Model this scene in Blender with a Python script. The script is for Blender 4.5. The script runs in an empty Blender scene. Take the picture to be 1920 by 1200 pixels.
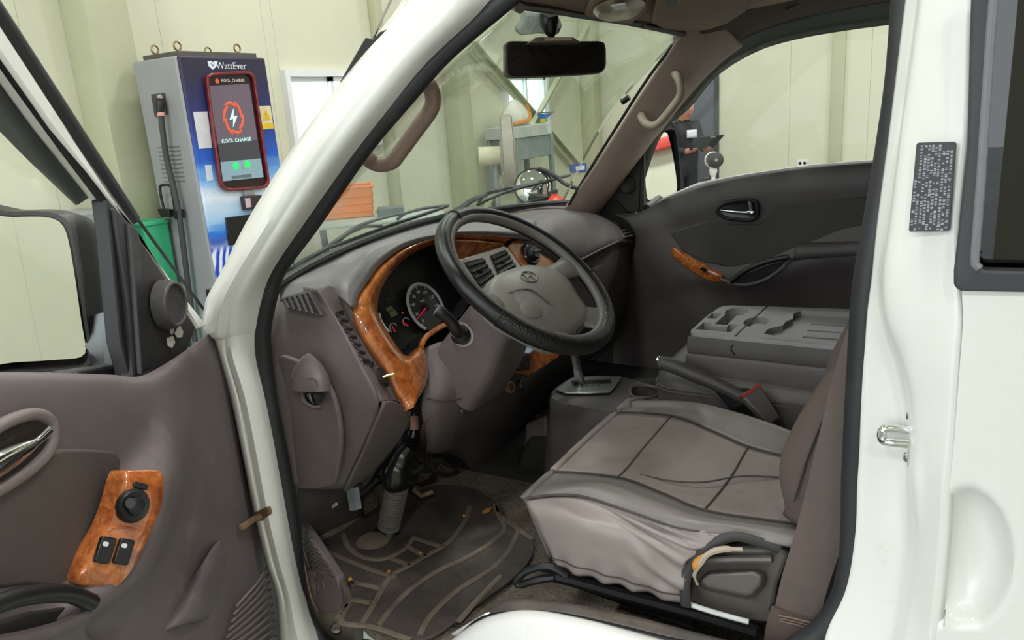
import bpy, bmesh, math, random
from math import sin, cos, radians, pi, sqrt, atan2
from mathutils import Vector as V, Matrix, Quaternion
random.seed(7)
SC = bpy.context.scene
COL = SC.collection

# ------------------------------------------------------------------ camera
# truck frame: +x to the rear of the truck, +y to its right side, z up (garage floor = 0)
CAM = V((1.1745, -0.8780, 1.5)); FPX = 1432.0
_yaw, _pit, _rol = radians(31.198), radians(15.253), radians(-4.169)
_f = V((-sin(_yaw)*cos(_pit), cos(_yaw)*cos(_pit), -sin(_pit)))
_r = V((cos(_yaw), sin(_yaw), 0)); _u = _r.cross(_f)
_r, _u = cos(_rol)*_r + sin(_rol)*_u, -sin(_rol)*_r + cos(_rol)*_u
cd = bpy.data.cameras.new('camera'); cam = bpy.data.objects.new('camera', cd); COL.objects.link(cam)
cd.sensor_width = 36; cd.lens = 36*FPX/1920; cd.clip_start = .02; cd.clip_end = 200
m3 = Matrix((_r, _u, -_f)).transposed(); cam.matrix_world = Matrix.Translation(CAM) @ m3.to_4x4()
SC.camera = cam

# ------------------------------------------------------------------ world, exposure
w = bpy.data.worlds.new('daylight'); SC.world = w; w.use_nodes = True
bg = w.node_tree.nodes['Background']; bg.inputs[0].default_value = (.88, .95, 1.0, 1); bg.inputs[1].default_value = 3.2
SC.view_settings.view_transform = 'Standard'; SC.view_settings.look = 'None'
SC.view_settings.exposure = 0.22; SC.view_settings.gamma = 1; SC.view_settings.use_curve_mapping = False
LAMP_W = 42.0          # power of each ceiling lamp

# ------------------------------------------------------------------ helpers: measuring
def ray(px, py): return _f + _r*((px-960)/FPX) + _u*((600-py)/FPX)
def P(px, py, **k):
    (a, val), = k.items(); d = ray(px, py)
    if a == 'd': return CAM + d*val
    ax = 'xyz'.index(a); return CAM + d*((val-CAM[ax])/d[ax])
def PL(px, py, p0, n):
    d = ray(px, py); p0 = V(p0); n = V(n); return CAM + d*((p0-CAM).dot(n)/d.dot(n))
# ------------------------------------------------------------------ helpers: curves
def cr(pts, n, closed=False):
    """resample points by a Catmull-Rom spline: n points"""
    pts = [V(p) for p in pts]; m = len(pts)
    if m == 1: return pts*n
    out = []; segs = m if closed else m-1
    for i in range(n):
        t = i*segs/(n if closed else n-1); k = min(int(t), segs-1); t -= k
        if closed: a, b, c, d = (pts[(k+j) % m] for j in (-1, 0, 1, 2))
        else:
            b, c = pts[k], pts[k+1]
            a = pts[k-1] if k > 0 else b*2-c
            d = pts[k+2] if k+2 < m else c*2-b
        out.append(.5*((2*b)+(c-a)*t+(2*a-5*b+4*c-d)*t*t+(3*b-a-3*c+d)*t**3))
    return out
def even(pts, n, closed=False):
    """equal arc length resample of a polyline"""
    pts = [V(p) for p in pts]
    if closed: pts = pts+[pts[0]]
    L = [0]
    for a, b in zip(pts, pts[1:]): L.append(L[-1]+(b-a).length)
    out = []; k = 0
    for i in range(n):
        s = L[-1]*i/(n if closed else n-1)
        while k < len(L)-2 and L[k+1] < s: k += 1
        q = (s-L[k])/max(1e-9, L[k+1]-L[k]); out.append(pts[k].lerp(pts[k+1], q))
    return out
# ------------------------------------------------------------------ helpers: mesh
class MB:
    def __init__(s): s.v = []; s.f = []
    def add(s, vs, fs):
        o = len(s.v); s.v += [V(p) for p in vs]; s.f += [tuple(i+o for i in f) for f in fs]; return s
    def grid(s, rows, nu=0, nv=0, cu=False, cv=False, cap=False):
        """rows of control points -> smooth surface; nu points along a row, nv rows"""
        if nu: rows = [cr(r_, nu, cu) for r_ in rows]
        if nv:
            cols = [cr(c, nv, cv) for c in zip(*rows)]; rows = list(zip(*cols))
        nr, nc = len(rows), len(rows[0]); vs = [p for r_ in rows for p in r_]; fs = []
        for i in range(nr if cv else nr-1):
            for j in range(nc if cu else nc-1):
                a = i*nc+j; b = i*nc+(j+1) % nc; c = ((i+1) % nr)*nc+(j+1) % nc; d = ((i+1) % nr)*nc+j
                fs.append((a, b, c, d))
        if cap: fs += [tuple(range(nc))[::-1], tuple(range((nr-1)*nc, nr*nc))]
        return s.add(vs, fs)
    def tube(s, path, rad, n=10, closed=False, cap=True, flat=None, up=None):
        """tube along path; rad number or list; flat=(a,b) scales of the section along side and up"""
        path = [V(p) for p in path]; m = len(path); rows = []; nrm = None
        for i, p in enumerate(path):
            if closed: t = path[(i+1) % m]-path[i-1]
            else: t = path[min(i+1, m-1)]-path[max(i-1, 0)]
            t.normalize()
            if up is not None: nrm = V(up[i] if isinstance(up, list) else up); nrm = (nrm-t*nrm.dot(t)).normalized()
            elif nrm is None:
                nrm = t.orthogonal().normalized()
            else: nrm = (nrm-t*nrm.dot(t)).normalized()
            b = t.cross(nrm); R_ = rad[i] if isinstance(rad, (list, tuple)) else rad
            fa, fb = flat or (1, 1)
            rows.append([p+(nrm*(sin(2*pi*k/n)*fb)+b*(cos(2*pi*k/n)*fa))*R_ for k in range(n)])
        s.grid(rows, cu=True, cv=closed, cap=(cap and not closed)); return s
    def prism(s, poly, off):
        n = len(poly); poly = [V(p) for p in poly]; off = V(off)
        vs = poly+[p+off for p in poly]
        fs = [tuple(range(n))[::-1], tuple(range(n, 2*n))]+[(i, (i+1) % n, n+(i+1) % n, n+i) for i in range(n)]
        return s.add(vs, fs)
    def ring(s, outer, inner, off):
        """flat ring between two loops of the same count, with thickness off"""
        n = len(outer); off = V(off)
        rows = [[V(p) for p in outer], [V(p) for p in inner], [V(p)+off for p in inner], [V(p)+off for p in outer]]
        return s.grid(rows, cu=True, cv=True)
    def box(s, c, size, R_=None):
        c = V(c); h = V(size)/2; R_ = R_ or Matrix.Identity(3)
        vs = [c+R_ @ V((h.x*a, h.y*b, h.z*d)) for a in (-1, 1) for b in (-1, 1) for d in (-1, 1)]
        return s.add(vs, [(0, 1, 3, 2), (4, 6, 7, 5), (0, 4, 5, 1), (2, 3, 7, 6), (0, 2, 6, 4), (1, 5, 7, 3)])
    def lathe(s, prof, o, ax, n=24, ref=None, cap=False):
        """prof: list of (radius, height) turned about axis ax through o"""
        o = V(o); ax = V(ax).normalized(); a = (V(ref)-ax*V(ref).dot(ax)).normalized() if ref is not None else ax.orthogonal().normalized(); b = ax.cross(a)
        rows = [[o+ax*h+(a*cos(2*pi*k/n)+b*sin(2*pi*k/n))*r_ for k in range(n)] for r_, h in prof]
        return s.grid(rows, cu=True, cap=cap)
def basis(n, up=(0, 0, 1)):
    n = V(n).normalized(); u_ = V(up); u_ = (u_-n*u_.dot(n)).normalized(); return u_.cross(n), u_, n   # right, up, normal
def loop2(o, rt, up, pts): return [V(o)+rt*a+up*b for a, b in pts]
def rrect(w_, h_, r_, n=5):
    out = []
    for cx, cy, a0 in ((w_/2-r_, h_/2-r_, 0), (-w_/2+r_, h_/2-r_, 90), (-w_/2+r_, -h_/2+r_, 180), (w_/2-r_, -h_/2+r_, 270)):
        for k in range(n): a = radians(a0+90*k/(n-1)); out.append((cx+r_*cos(a), cy+r_*sin(a)))
    return out
def obj(name, mb, mat, parent=None, smooth=True, bevel=0, seg=2, solid=0, off=-1, sub=0, sharp=40):
    me = bpy.data.meshes.new(name); me.from_pydata([tuple(v) for v in mb.v], [], mb.f); me.validate()
    bm = bmesh.new(); bm.from_mesh(me); bmesh.ops.remove_doubles(bm, verts=bm.verts, dist=1e-6)
    bmesh.ops.recalc_face_normals(bm, faces=bm.faces); bm.to_mesh(me); bm.free()
    me.materials.append(mat); o = bpy.data.objects.new(name, me); COL.objects.link(o)
    if smooth:
        for p in me.polygons: p.use_smooth = True
        me.set_sharp_from_angle(angle=radians(sharp))
    if parent is not None:
        o.parent = parent
        if parent.type == 'EMPTY': o.matrix_parent_inverse = Matrix.Translation(-parent.location)
    if solid: md = o.modifiers.new('solid', 'SOLIDIFY'); md.thickness = solid; md.offset = off
    if bevel:
        md = o.modifiers.new('bevel', 'BEVEL'); md.width = bevel; md.segments = seg; md.limit_method = 'ANGLE'; md.angle_limit = radians(35)
        for p in me.polygons: p.use_smooth = True
    if sub: md = o.modifiers.new('sub', 'SUBSURF'); md.levels = sub; md.render_levels = sub
    return o
def tag(o, label=None, cat=None, group=None, kind=None):
    if label: o['label'] = label
    if cat: o['category'] = cat
    if group: o['group'] = group
    if kind: o['kind'] = kind
    return o
def empty(name, loc, label, cat, group=None):
    o = bpy.data.objects.new(name, None); COL.objects.link(o); o.location = loc; o.empty_display_size = .1
    return tag(o, label, cat, group)
def struct(name, mb, mat, parent=None, **k): return tag(obj(name, mb, mat, parent, **k), kind='structure')
# ------------------------------------------------------------------ helpers: materials
def L(c_):
    if isinstance(c_, tuple) and max(c_) <= 1.0: return (*c_, 1)
    return (*[((v/255)/12.92 if v/255 <= .04045 else ((v/255+.055)/1.055)**2.4) for v in c_], 1)
class NT:
    def __init__(s, name):
        s.m = bpy.data.materials.new(name); s.m.use_nodes = True; s.t = s.m.node_tree; s.b = s.t.nodes['Principled BSDF']; s.out = s.t.nodes['Material Output']
        s.co = None
    def n(s, typ, **k):
        nd = s.t.nodes.new(typ)
        for a, v in k.items():
            if hasattr(nd, a): setattr(nd, a, v)
        return nd
    def l(s, a, b): s.t.links.new(a, b)
    def coord(s):
        if s.co is None: s.co = s.n('ShaderNodeTexCoord').outputs['Object']
        return s.co
    def noise(s, scale, detail=4, rough=.55, stretch=None, dist=0):
        nd = s.n('ShaderNodeTexNoise'); nd.inputs['Scale'].default_value = scale; nd.inputs['Detail'].default_value = detail; nd.inputs['Roughness'].default_value = rough; nd.inputs['Distortion'].default_value = dist
        src = s.coord()
        if stretch: mp = s.n('ShaderNodeMapping'); mp.inputs['Scale'].default_value = stretch; s.l(src, mp.inputs[0]); src = mp.outputs[0]
        s.l(src, nd.inputs[0]); return nd.outputs[0]
    def ramp(s, fac, stops):
        nd = s.n('ShaderNodeValToRGB'); e = nd.color_ramp.elements
        while len(e) < len(stops): e.new(.5)
        for el, (p, c_) in zip(e, stops): el.position = p; el.color = c_
        s.l(fac, nd.inputs[0]); return nd.outputs[0]
    def mix(s, fac, a, b, mode='MIX'):
        nd = s.n('ShaderNodeMixRGB'); nd.blend_type = mode
        for i, v in ((0, fac), (1, a), (2, b)):
            if isinstance(v, (int, float)): nd.inputs[i].default_value = v
            elif isinstance(v, tuple): nd.inputs[i].default_value = v
            else: s.l(v, nd.inputs[i])
        return nd.outputs[0]
    def bump(s, h, strength, dist=.002):
        nd = s.n('ShaderNodeBump'); nd.inputs['Strength'].default_value = strength; nd.inputs['Distance'].default_value = dist; s.l(h, nd.inputs['Height']); s.l(nd.outputs[0], s.b.inputs['Normal'])
    def set(s, **k):
        for a, v in k.items():
            i = s.b.inputs[a.replace('_', ' ')]
            if hasattr(v, 'links') or hasattr(v, 'is_linked'): s.l(v, i)
            else: i.default_value = v
        return s.m
def plain(name, col, rough=.5, metal=0, coat=0, var=.12, vscale=6, grain=0, gscale=400, dirt=None, dfac=(.55, .75), dscale=5, spec=.5, emit=0):
    t = NT(name); base = L(col)
    if var:
        lo = tuple(c_*(1-var) for c_ in base[:3])+(1,); hi = tuple(min(1, c_*(1+var)) for c_ in base[:3])+(1,)
        c_ = t.ramp(t.noise(vscale, 5, .6), [(.3, lo), (.7, hi)])
    else: c_ = base
    if dirt is not None:
        fac = t.ramp(t.noise(dscale, 6, .65), [(dfac[0], (0, 0, 0, 1)), (dfac[1], (1, 1, 1, 1))])
        c_ = t.mix(fac, c_, L(dirt))
    t.set(Base_Color=c_, Roughness=rough, Metallic=metal, Coat_Weight=coat)
    t.b.inputs['Specular IOR Level'].default_value = spec
    if emit: t.b.inputs['Emission Color'].default_value = base; t.b.inputs['Emission Strength'].default_value = emit
    if grain: t.bump(t.noise(gscale, 3, .6), grain, .001)
    return t.m
def glass(name, tint, refl=.06, rough=0.0, alpha=1.0):
    """thin pane: clear with a Fresnel-like reflection"""
    t = NT(name); tr = t.n('ShaderNodeBsdfTransparent'); tr.inputs[0].default_value = (*tint, 1)
    gl = t.n('ShaderNodeBsdfGlossy'); gl.inputs['Roughness'].default_value = rough; gl.inputs['Color'].default_value = (1, 1, 1, 1)
    lw = t.n('ShaderNodeLayerWeight'); lw.inputs[0].default_value = .5
    pw = t.n('ShaderNodeMath'); pw.operation = 'POWER'; pw.inputs[1].default_value = 4.5; t.l(lw.outputs['Facing'], pw.inputs[0])
    mr = t.n('ShaderNodeMapRange'); mr.inputs[3].default_value = refl; mr.inputs[4].default_value = .8; t.l(pw.outputs[0], mr.inputs[0])
    mx = t.n('ShaderNodeMixShader'); t.l(mr.outputs[0], mx.inputs[0]); t.l(tr.outputs[0], mx.inputs[1]); t.l(gl.outputs[0], mx.inputs[2]); t.l(mx.outputs[0], t.out.inputs[0])
    return t.m

def text(name, body_, size, o, rt, up, mat, parent, ext=.0004, align='CENTER'):
    """flat lettering as a mesh, centred on o, in the plane of rt and up"""
    cu = bpy.data.curves.new(name, 'FONT'); cu.body = body_; cu.size = size; cu.align_x = align; cu.align_y = 'CENTER'; cu.extrude = ext; cu.resolution_u = 2
    t_ = bpy.data.objects.new(name, cu); COL.objects.link(t_); bpy.context.view_layer.update()
    me = bpy.data.meshes.new_from_object(t_.evaluated_get(bpy.context.evaluated_depsgraph_get())); bpy.data.objects.remove(t_); bpy.data.curves.remove(cu)
    n_ = rt.cross(up); m = MB(); m.add([V(o)+rt*v.co.x+up*v.co.y+n_*v.co.z for v in me.vertices], [tuple(p.vertices) for p in me.polygons]); bpy.data.meshes.remove(me)
    return obj(name, m, mat, parent, smooth=False)

def cut(o, cutters):
    """carve cutter shapes (MB) out of object o, then bake the result into its mesh"""
    tmp = []
    for mb in cutters:
        me = bpy.data.meshes.new('cut'); me.from_pydata([tuple(v) for v in mb.v], [], mb.f); bm = bmesh.new(); bm.from_mesh(me); bmesh.ops.recalc_face_normals(bm, faces=bm.faces); bm.to_mesh(me); bm.free()
        c_ = bpy.data.objects.new('cut', me); COL.objects.link(c_); tmp.append(c_)
        md = o.modifiers.new('cut', 'BOOLEAN'); md.operation = 'DIFFERENCE'; md.solver = 'EXACT'; md.object = c_
    bpy.context.view_layer.update(); dg = bpy.context.evaluated_depsgraph_get(); me = bpy.data.meshes.new_from_object(o.evaluated_get(dg), depsgraph=dg)
    o.modifiers.clear(); old = o.data; o.data = me; bpy.data.meshes.remove(old)
    for c_ in tmp: m_ = c_.data; bpy.data.objects.remove(c_); bpy.data.meshes.remove(m_)
    for p in o.data.polygons: p.use_smooth = True
    o.data.set_sharp_from_angle(angle=radians(35)); return o
# ------------------------------------------------------------------ materials
WALL = plain('cream_wall_panel', (215, 215, 192), .55, var=.03, vscale=2)
STEEL_CREAM = plain('cream_painted_steel', (186, 188, 158), .5, var=.05, vscale=3)
CONC = plain('grey_epoxy_floor', (128, 134, 128), .35, var=.2, vscale=1.5, dirt=(96, 98, 92), dscale=2)
CEIL = plain('ceiling_white', (215, 216, 208), .7, var=.04)
PVC = plain('white_window_pvc', (235, 238, 238), .35, var=.03)
PANE = glass('window_pane', (.93, .97, .97), .04)
GREYDOOR = plain('dark_grey_door', (92, 96, 104), .5, var=.06, vscale=3)
METALGREY = plain('grey_cabinet_metal', (150, 155, 156), .45, metal=.0, var=.06, vscale=3)
BLACKPL = plain('black_plastic', (26, 26, 28), .45, var=.1, vscale=20)
CHROME = plain('chrome', (225, 226, 228), .12, metal=1, var=.03)
STEEL = plain('dull_steel', (150, 146, 138), .38, metal=1, var=.15, vscale=40)
FOLIAGE = plain('hedge_leaf', (188, 222, 178), .8, var=.35, vscale=3)
# ------------------------------------------------------------------ building
GZ = -.2; CZ = 5.0; FWX = -4.0; RWY = 10.5; BWX = 9.0; LWY = -6.0
struct('floor', MB().box(((FWX+BWX)/2, (LWY+RWY)/2, GZ-.1), (BWX-FWX+.6, RWY-LWY+.6, .2)), CONC, smooth=False)
struct('ceiling', MB().box(((FWX+BWX)/2, (LWY+RWY)/2, CZ+.1), (BWX-FWX+.6, RWY-LWY+.6, .2)), CEIL, smooth=False)
WIN = [(4.11, 5.30), (7.83, 9.0)]; WZ0, WZ1 = 1.27, 1.98
def panel_wall(name, a0, a1, fixed, axis, sign, wins=(), WZ0=WZ0, WZ1=WZ1):
    """wall of upright sandwich panels; axis: the coordinate that runs along it"""
    brk = {a0, a1}; k = a0
    while k < a1: brk.add(round(k, 3)); k += 1.0
    for w0, w1 in wins: brk |= {w0, w1}; brk = {b for b in brk if not (w0 < b < w1)}
    brk = sorted(brk)
    back = MB(); o = None
    def bx(m, p0, p1, z0, z1, d0, d1):
        c_ = [0, 0, (z0+z1)/2]; s_ = [0, 0, z1-z0]
        c_[axis] = (p0+p1)/2; s_[axis] = p1-p0; c_[1-axis] = fixed+sign*(d0+d1)/2; s_[1-axis] = abs(d1-d0)
        m.box(c_, s_)
    for p0, p1 in zip(brk, brk[1:]):
        if any(w0 <= p0 and p1 <= w1 for w0, w1 in wins):
            if WZ0 > GZ: bx(back, p0, p1, GZ, WZ0, -.10, -.03)
            bx(back, p0, p1, WZ1, CZ, -.10, -.03)
        else: bx(back, p0, p1, GZ, CZ, -.10, -.03)
    o = struct(name, back, STEEL_CREAM, smooth=False)
    for p0, p1 in zip(brk, brk[1:]):
        if any(w0 <= p0 and p1 <= w1 for w0, w1 in wins): parts = ((GZ, WZ0), (WZ1, CZ)) if WZ0 > GZ else ((WZ1, CZ),)
        else: parts = ((GZ, CZ),)
        for z0, z1 in parts:
            m = MB(); bx(m, p0+.0012, p1-.0012, z0+.002, z1-.002, -.03, 0); obj('panel', m, WALL, o, smooth=False)
    return o
panel_wall('wall_front', LWY, RWY, FWX, 1, 1, WIN)
panel_wall('wall_right', FWX, BWX, RWY, 0, -1)
panel_wall('wall_left', FWX, BWX, LWY, 0, 1, [(-3.4, 1.4)], GZ, 4.2)   # with an unseen doorway added so that daylight reaches the cab
struct('ground', MB().box((1, LWY-8.2, GZ-.12), (30, 16, .2)), CONC, smooth=False)
panel_wall('wall_rear', LWY, RWY, BWX, 1, -1)
for i, (w0, w1) in enumerate(WIN):
    m = MB(); T = .055
    zc = (WZ0+WZ1)/2; yc = (w0+w1)/2
    for c_, s_ in (((FWX, yc, WZ1-T/2), (.13, w1-w0, T)), ((FWX, yc, WZ0+T/2), (.13, w1-w0, T)), ((FWX, w0+T/2, zc), (.13, T, WZ1-WZ0-2*T)), ((FWX, w1-T/2, zc), (.13, T, WZ1-WZ0-2*T))): m.box(c_, s_)
    fr = struct('window_%d' % (i+1), m, PVC, smooth=False)
    for s0, s1, xo in ((w0+T, yc+.02, -.02), (yc-.02, w1-T, .02)):
        m = MB(); q = .04; z0, z1 = WZ0+T, WZ1-T
        m.box((FWX+xo, (s0+s1)/2, z1-q/2), (.035, s1-s0, q)).box((FWX+xo, (s0+s1)/2, z0+q/2), (.035, s1-s0, q)).box((FWX+xo, s0+q/2, zc), (.035, q, z1-z0)).box((FWX+xo, s1-q/2, zc), (.035, q, z1-z0))
        sa = obj('sash', m, PVC, fr, smooth=False)
        obj('pane', MB().box((FWX+xo, (s0+s1)/2, zc), (.006, s1-s0-.06, z1-z0-.06)), PANE, sa, smooth=False)
# bushes outside the windows
for i, (yy, zz, rr) in enumerate(((3.6, 1.3, .5), (5.2, 1.2, .5), (7.5, 1.15, .6), (9.2, 1.2, .55))):
    bm_ = MB(); rows = []
    for a in range(9):
        th = pi*a/8; rows.append([V((-6.6, yy, zz*.6))+V((sin(th)*cos(2*pi*b/14)*rr, sin(th)*sin(2*pi*b/14)*rr, cos(th)*rr*1.3))*(1+random.uniform(-.14, .14)) for b in range(14)])
    bm_.grid(rows, cu=True)
    tag(obj('bush', bm_, FOLIAGE, smooth=False), ['pale green bush outside the window behind the kiosk, left one', 'pale green bush outside the window behind the kiosk, right one', 'pale green bush outside the far window behind the brace, left one', 'pale green bush outside the far window behind the brace, right one'][i], 'bush', 'bushes outside the windows')
# steel posts and bracing on the front wall
def ibeam(name, y0, y1, x1, mat=STEEL_CREAM):
    m = MB(); yc = (y0+y1)/2
    m.box((FWX+.012, yc, (GZ+CZ)/2), (.02, y1-y0, CZ-GZ)).box((x1-.01, yc, (GZ+CZ)/2), (.02, y1-y0, CZ-GZ)).box(((FWX+x1)/2, yc, (GZ+CZ)/2), (x1-FWX-.03, .014, CZ-GZ))
    return struct(name, m, mat, smooth=False)
def boxcol(name, y0, y1, x1): return struct(name, MB().box(((FWX+x1)/2, (y0+y1)/2, (GZ+CZ)/2), (x1-FWX-.004, y1-y0, CZ-GZ)), STEEL_CREAM, smooth=False, bevel=.006)
boxcol('trim_1', 2.28, 2.58, FWX+.28); boxcol('trim_2', 6.52, 6.76, FWX+.22); boxcol('trim_3', 10.15, 10.4, FWX+.22)
def brace(name, a, b):
    a = V(a); b = V(b); d = (b-a).normalized(); n_ = V((1, 0, 0)); s_ = d.cross(n_)
    m = MB(); pr = [(-.05, 0), (.05, 0), (.05, .012), (-.038, .012), (-.038, .075), (-.05, .075)]
    m.grid([[p+s_*u_+n_*v_ for u_, v_ in pr] for p in (a, b)], cu=True, cap=True); return struct(name, m, STEEL_CREAM, smooth=False)
brace('trim_4', (FWX+.06, 6.72, 2.50), (FWX+.06, 10.15, .37)); brace('trim_5', (FWX+.15, 6.72, .20), (FWX+.15, 10.15, 2.62))
struct('trim_6', MB().box((-.39, RWY-.03, (GZ+CZ)/2), (.16, .06, CZ-GZ)), STEEL_CREAM, smooth=False, bevel=.004)
# dark grey door in the right wall
dz = 2.6
d1 = struct('door_1', MB().box((-2.30, RWY-.03, GZ+dz/2), (.56, .05, dz)), GREYDOOR, smooth=False, bevel=.005)
obj('door_frame', MB().box((-2.0, RWY-.035, GZ+dz/2), (.05, .07, dz)).box((-2.6, RWY-.035, GZ+dz/2), (.05, .07, dz)).box((-2.30, RWY-.035, GZ+dz+.02), (.65, .07, .05)), plain('door_frame_grey', (70, 74, 80), .5), d1, smooth=False)
obj('door_handle', MB().tube([(-2.10, RWY-.05, .35), (-2.10, RWY-.11, .35), (-2.2, RWY-.11, .35)], .012), STEEL, d1)
tag(d1, 'narrow dark grey steel door in the cream wall, behind the standing person')
# wall socket
so = empty('wall_socket', (-.81, RWY-.01, .45), 'small white double socket plate on the far cream wall', 'socket')
obj('plate', MB().prism(loop2((-.81, RWY-.002, .52), V((1, 0, 0)), V((0, 0, 1)), rrect(.13, .1, .012)), (0, -.012, 0)), PVC, so)
for s_ in (-1, 1): obj('outlet', MB().lathe([(0, .0), (.022, 0), (.022, .006), (.018, .006), (.016, .001), (0, .001)], (-.81+.03*s_, RWY-.013, .52), (0, -1, 0), 16), METALGREY, so)
# ceiling lamps
LAMPM = plain('lamp_housing', (225, 226, 226), .4, var=.02); LDIFF = plain('lamp_diffuser', (255, 253, 244), .5, var=0, emit=9)
for ix in range(5):
    for iy in range(4):
        lx, ly = -2.4+ix*2.5, -3.9+iy*3.9
        e = empty('ceiling_lamp', (lx, ly, CZ), 'round white high-bay lamp hanging from the garage ceiling', 'lamp', 'garage ceiling lamps')
        obj('housing', MB().lathe([(0, 0), (.03, 0), (.03, -.18), (.12, -.22), (.22, -.34), (.23, -.36), (.2, -.35), (0, -.3)], (lx, ly, CZ), (0, 0, 1), 20), LAMPM, e)
        obj('diffuser', MB().lathe([(0, -.362), (.19, -.36), (.19, -.35), (0, -.35)], (lx, ly, CZ), (0, 0, 1), 20), LDIFF, e)
        ld = bpy.data.lights.new('lamp_light', 'AREA'); ld.shape = 'DISK'; ld.size = .40; ld.energy = LAMP_W; ld.color = (.985, .99, 1); ld.spread = radians(175)
        lo = bpy.data.objects.new('lamp_light', ld); COL.objects.link(lo); lo.parent = e; lo.location = (0, 0, -.385)
# ------------------------------------------------------------------ truck materials
def paint():
    t = NT('white_truck_paint'); base = L((232, 232, 227))
    d = t.ramp(t.noise(3.2, 8, .7), [(.60, (0, 0, 0, 1)), (.80, (1, 1, 1, 1))])
    c_ = t.mix(d, base, L((205, 196, 178)))
    d2 = t.ramp(t.noise(11, 8, .75), [(.70, (0, 0, 0, 1)), (.82, (1, 1, 1, 1))])
    c_ = t.mix(d2, c_, L((166, 146, 120)))
    t.set(Base_Color=c_, Roughness=.32, Coat_Weight=.3); return t.m
PAINT = paint()
RUBBER = plain('black_rubber_seal', (40, 41, 44), .5, var=.15, vscale=12, dirt=(80, 76, 72), dfac=(.58, .85), dscale=9)
RUBBER2 = plain('grey_window_rubber', (66, 68, 72), .55, var=.1, vscale=9)
TRIM = plain('brown_grey_trim', (107, 97, 97), .5, var=.08, vscale=9, grain=.25, gscale=900, dirt=(138, 126, 120), dfac=(.60, .80), dscale=6)
TRIMD = plain('dark_brown_trim', (80, 73, 73), .5, var=.08, vscale=9, grain=.25, gscale=900)
TRIML = plain('light_taupe_trim', (126, 115, 112), .48, var=.08, vscale=9, grain=.2, gscale=900)
HEAD = plain('brown_headliner', (172, 147, 132), .85, var=.08, vscale=14, grain=.5, gscale=700)
SMOKE = glass('smoked_visor_acrylic', (.16, .18, .17), .10)
SGLASS = glass('side_window_glass', (.985, .99, .98), .006)
WGLASS = glass('windscreen_glass', (.92, .96, .925), .03)
DARKGLASS = glass('dark_tinted_glass', (.012, .016, .028), .05)
MIRROR = plain('mirror_silver', (235, 238, 238), .02, metal=1, var=0)
RUST = plain('rusty_steel', (118, 92, 72), .7, var=.3, vscale=40)
truck = empty('truck', (.5, .8, GZ), 'white cab-over truck with its front doorway open onto a brown interior', 'truck')
# ------------------------------------------------------------------ white body around the doorway
def row(*pts): return [P(a, b, y=c_) for a, b, c_ in pts]
APIL = [  # outer front edge, edge of the outer face, gutter, jamb middle, seal flange   (from the roof down)
    row((770, -40, .16), (800, -40, .11), (850, -40, .115), (890, -40, .125), (960, -40, .19)),
    row((758, 15, .15), (785, 15, .10), (838, 15, .105), (868, 15, .115), (915, 15, .17)),
    row((688, 105, .12), (712, 105, .075), (752, 105, .08), (778, 105, .09), (822, 105, .145)),
    row((626, 190, .10), (650, 190, .05), (686, 190, .055), (706, 190, .065), (752, 190, .12)),
    row((556, 285, .08), (580, 285, .025), (612, 285, .03), (630, 285, .04), (672, 285, .10)),
    row((474, 415, .06), (500, 415, .005), (524, 415, .012), (540, 415, .022), (578, 415, .085)),
    row((428, 505, .05), (446, 505, -.005), (467, 505, .002), (482, 505, .014), (517, 505, .08)),
    row((395, 565, .04), (415, 565, -.012), (434, 565, -.004), (452, 565, .010), (502, 565, .08)),
    row((390, 612, .03), (404, 622, -.012), (424, 618, .000), (444, 616, .012), (492, 616, .08)),
    row((402, 622, .03), (412, 632, .0), (426, 632, .006), (444, 630, .014), (490, 630, .08)),
    row((418, 668, .03), (424, 668, .008), (432, 668, .010), (448, 668, .014), (490, 668, .08)),
    row((440, 745, .03), (446, 745, .008), (454, 745, .010), (470, 745, .014), (502, 745, .08)),
    row((462, 850, .03), (466, 850, .008), (474, 850, .010), (492, 850, .014), (522, 850, .08)),
    row((484, 960, .03), (488, 960, .008), (496, 960, .010), (512, 960, .014), (542, 960, .08)),
    row((506, 1050, .03), (510, 1050, .008), (518, 1050, .010), (530, 1050, .014), (556, 1050, .08)),
    row((524, 1110, .03), (528, 1110, .008), (536, 1110, .010), (546, 1112, .014), (566, 1114, .075)),
    row((530, 1180, .03), (534, 1180, .004), (548, 1180, .004), (562, 1180, .010), (590, 1176, .07)),
    row((536, 1260, .02), (542, 1260, -.01), (566, 1260, -.008), (590, 1252, .004), (632, 1232, .06)),
    row((560, 1360, .02), (570, 1360, -.02), (610, 1340, -.015), (650, 1310, .0), (700, 1270, .05)),
]
body = obj('body_shell', MB().grid(APIL, 13, 90), PAINT, truck, solid=.018, off=0, sharp=60)
tag(body, 'white painted front pillar and lower jamb of the doorway')
# outer skin of the pillar tip (flush lower end of the roof pillar)
# sill with the wheel arch hump
SILL = [
    row((700, 1270, .05), (700, 1300, -.02), (700, 1420, -.05)),
    row((800, 1240, .05), (800, 1262, -.02), (800, 1400, -.05)),
    row((880, 1186, .05), (890, 1200, -.02), (900, 1400, -.05)),
    row((942, 1164, .05), (944, 1178, -.02), (950, 1400, -.05)),
    row((1006, 1160, .05), (1006, 1174, -.02), (1006, 1400, -.05)),
    row((1100, 1176, .05), (1094, 1190, -.02), (1090, 1400, -.05)),
    row((1180, 1194, .05), (1170, 1210, -.02), (1160, 1400, -.05)),
    row((1320, 1226, .05), (1310, 1250, -.02), (1300, 1420, -.05)),
    row((1480, 1246, .05), (1480, 1290, -.02), (1480, 1460, -.05)),
    row((1545, 1215, .05), (1590, 1270, -.02), (1640, 1460, -.05)),
]
obj('sill', MB().grid(SILL, 9, 60), PAINT, body, solid=.015, off=0, sharp=60)
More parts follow.
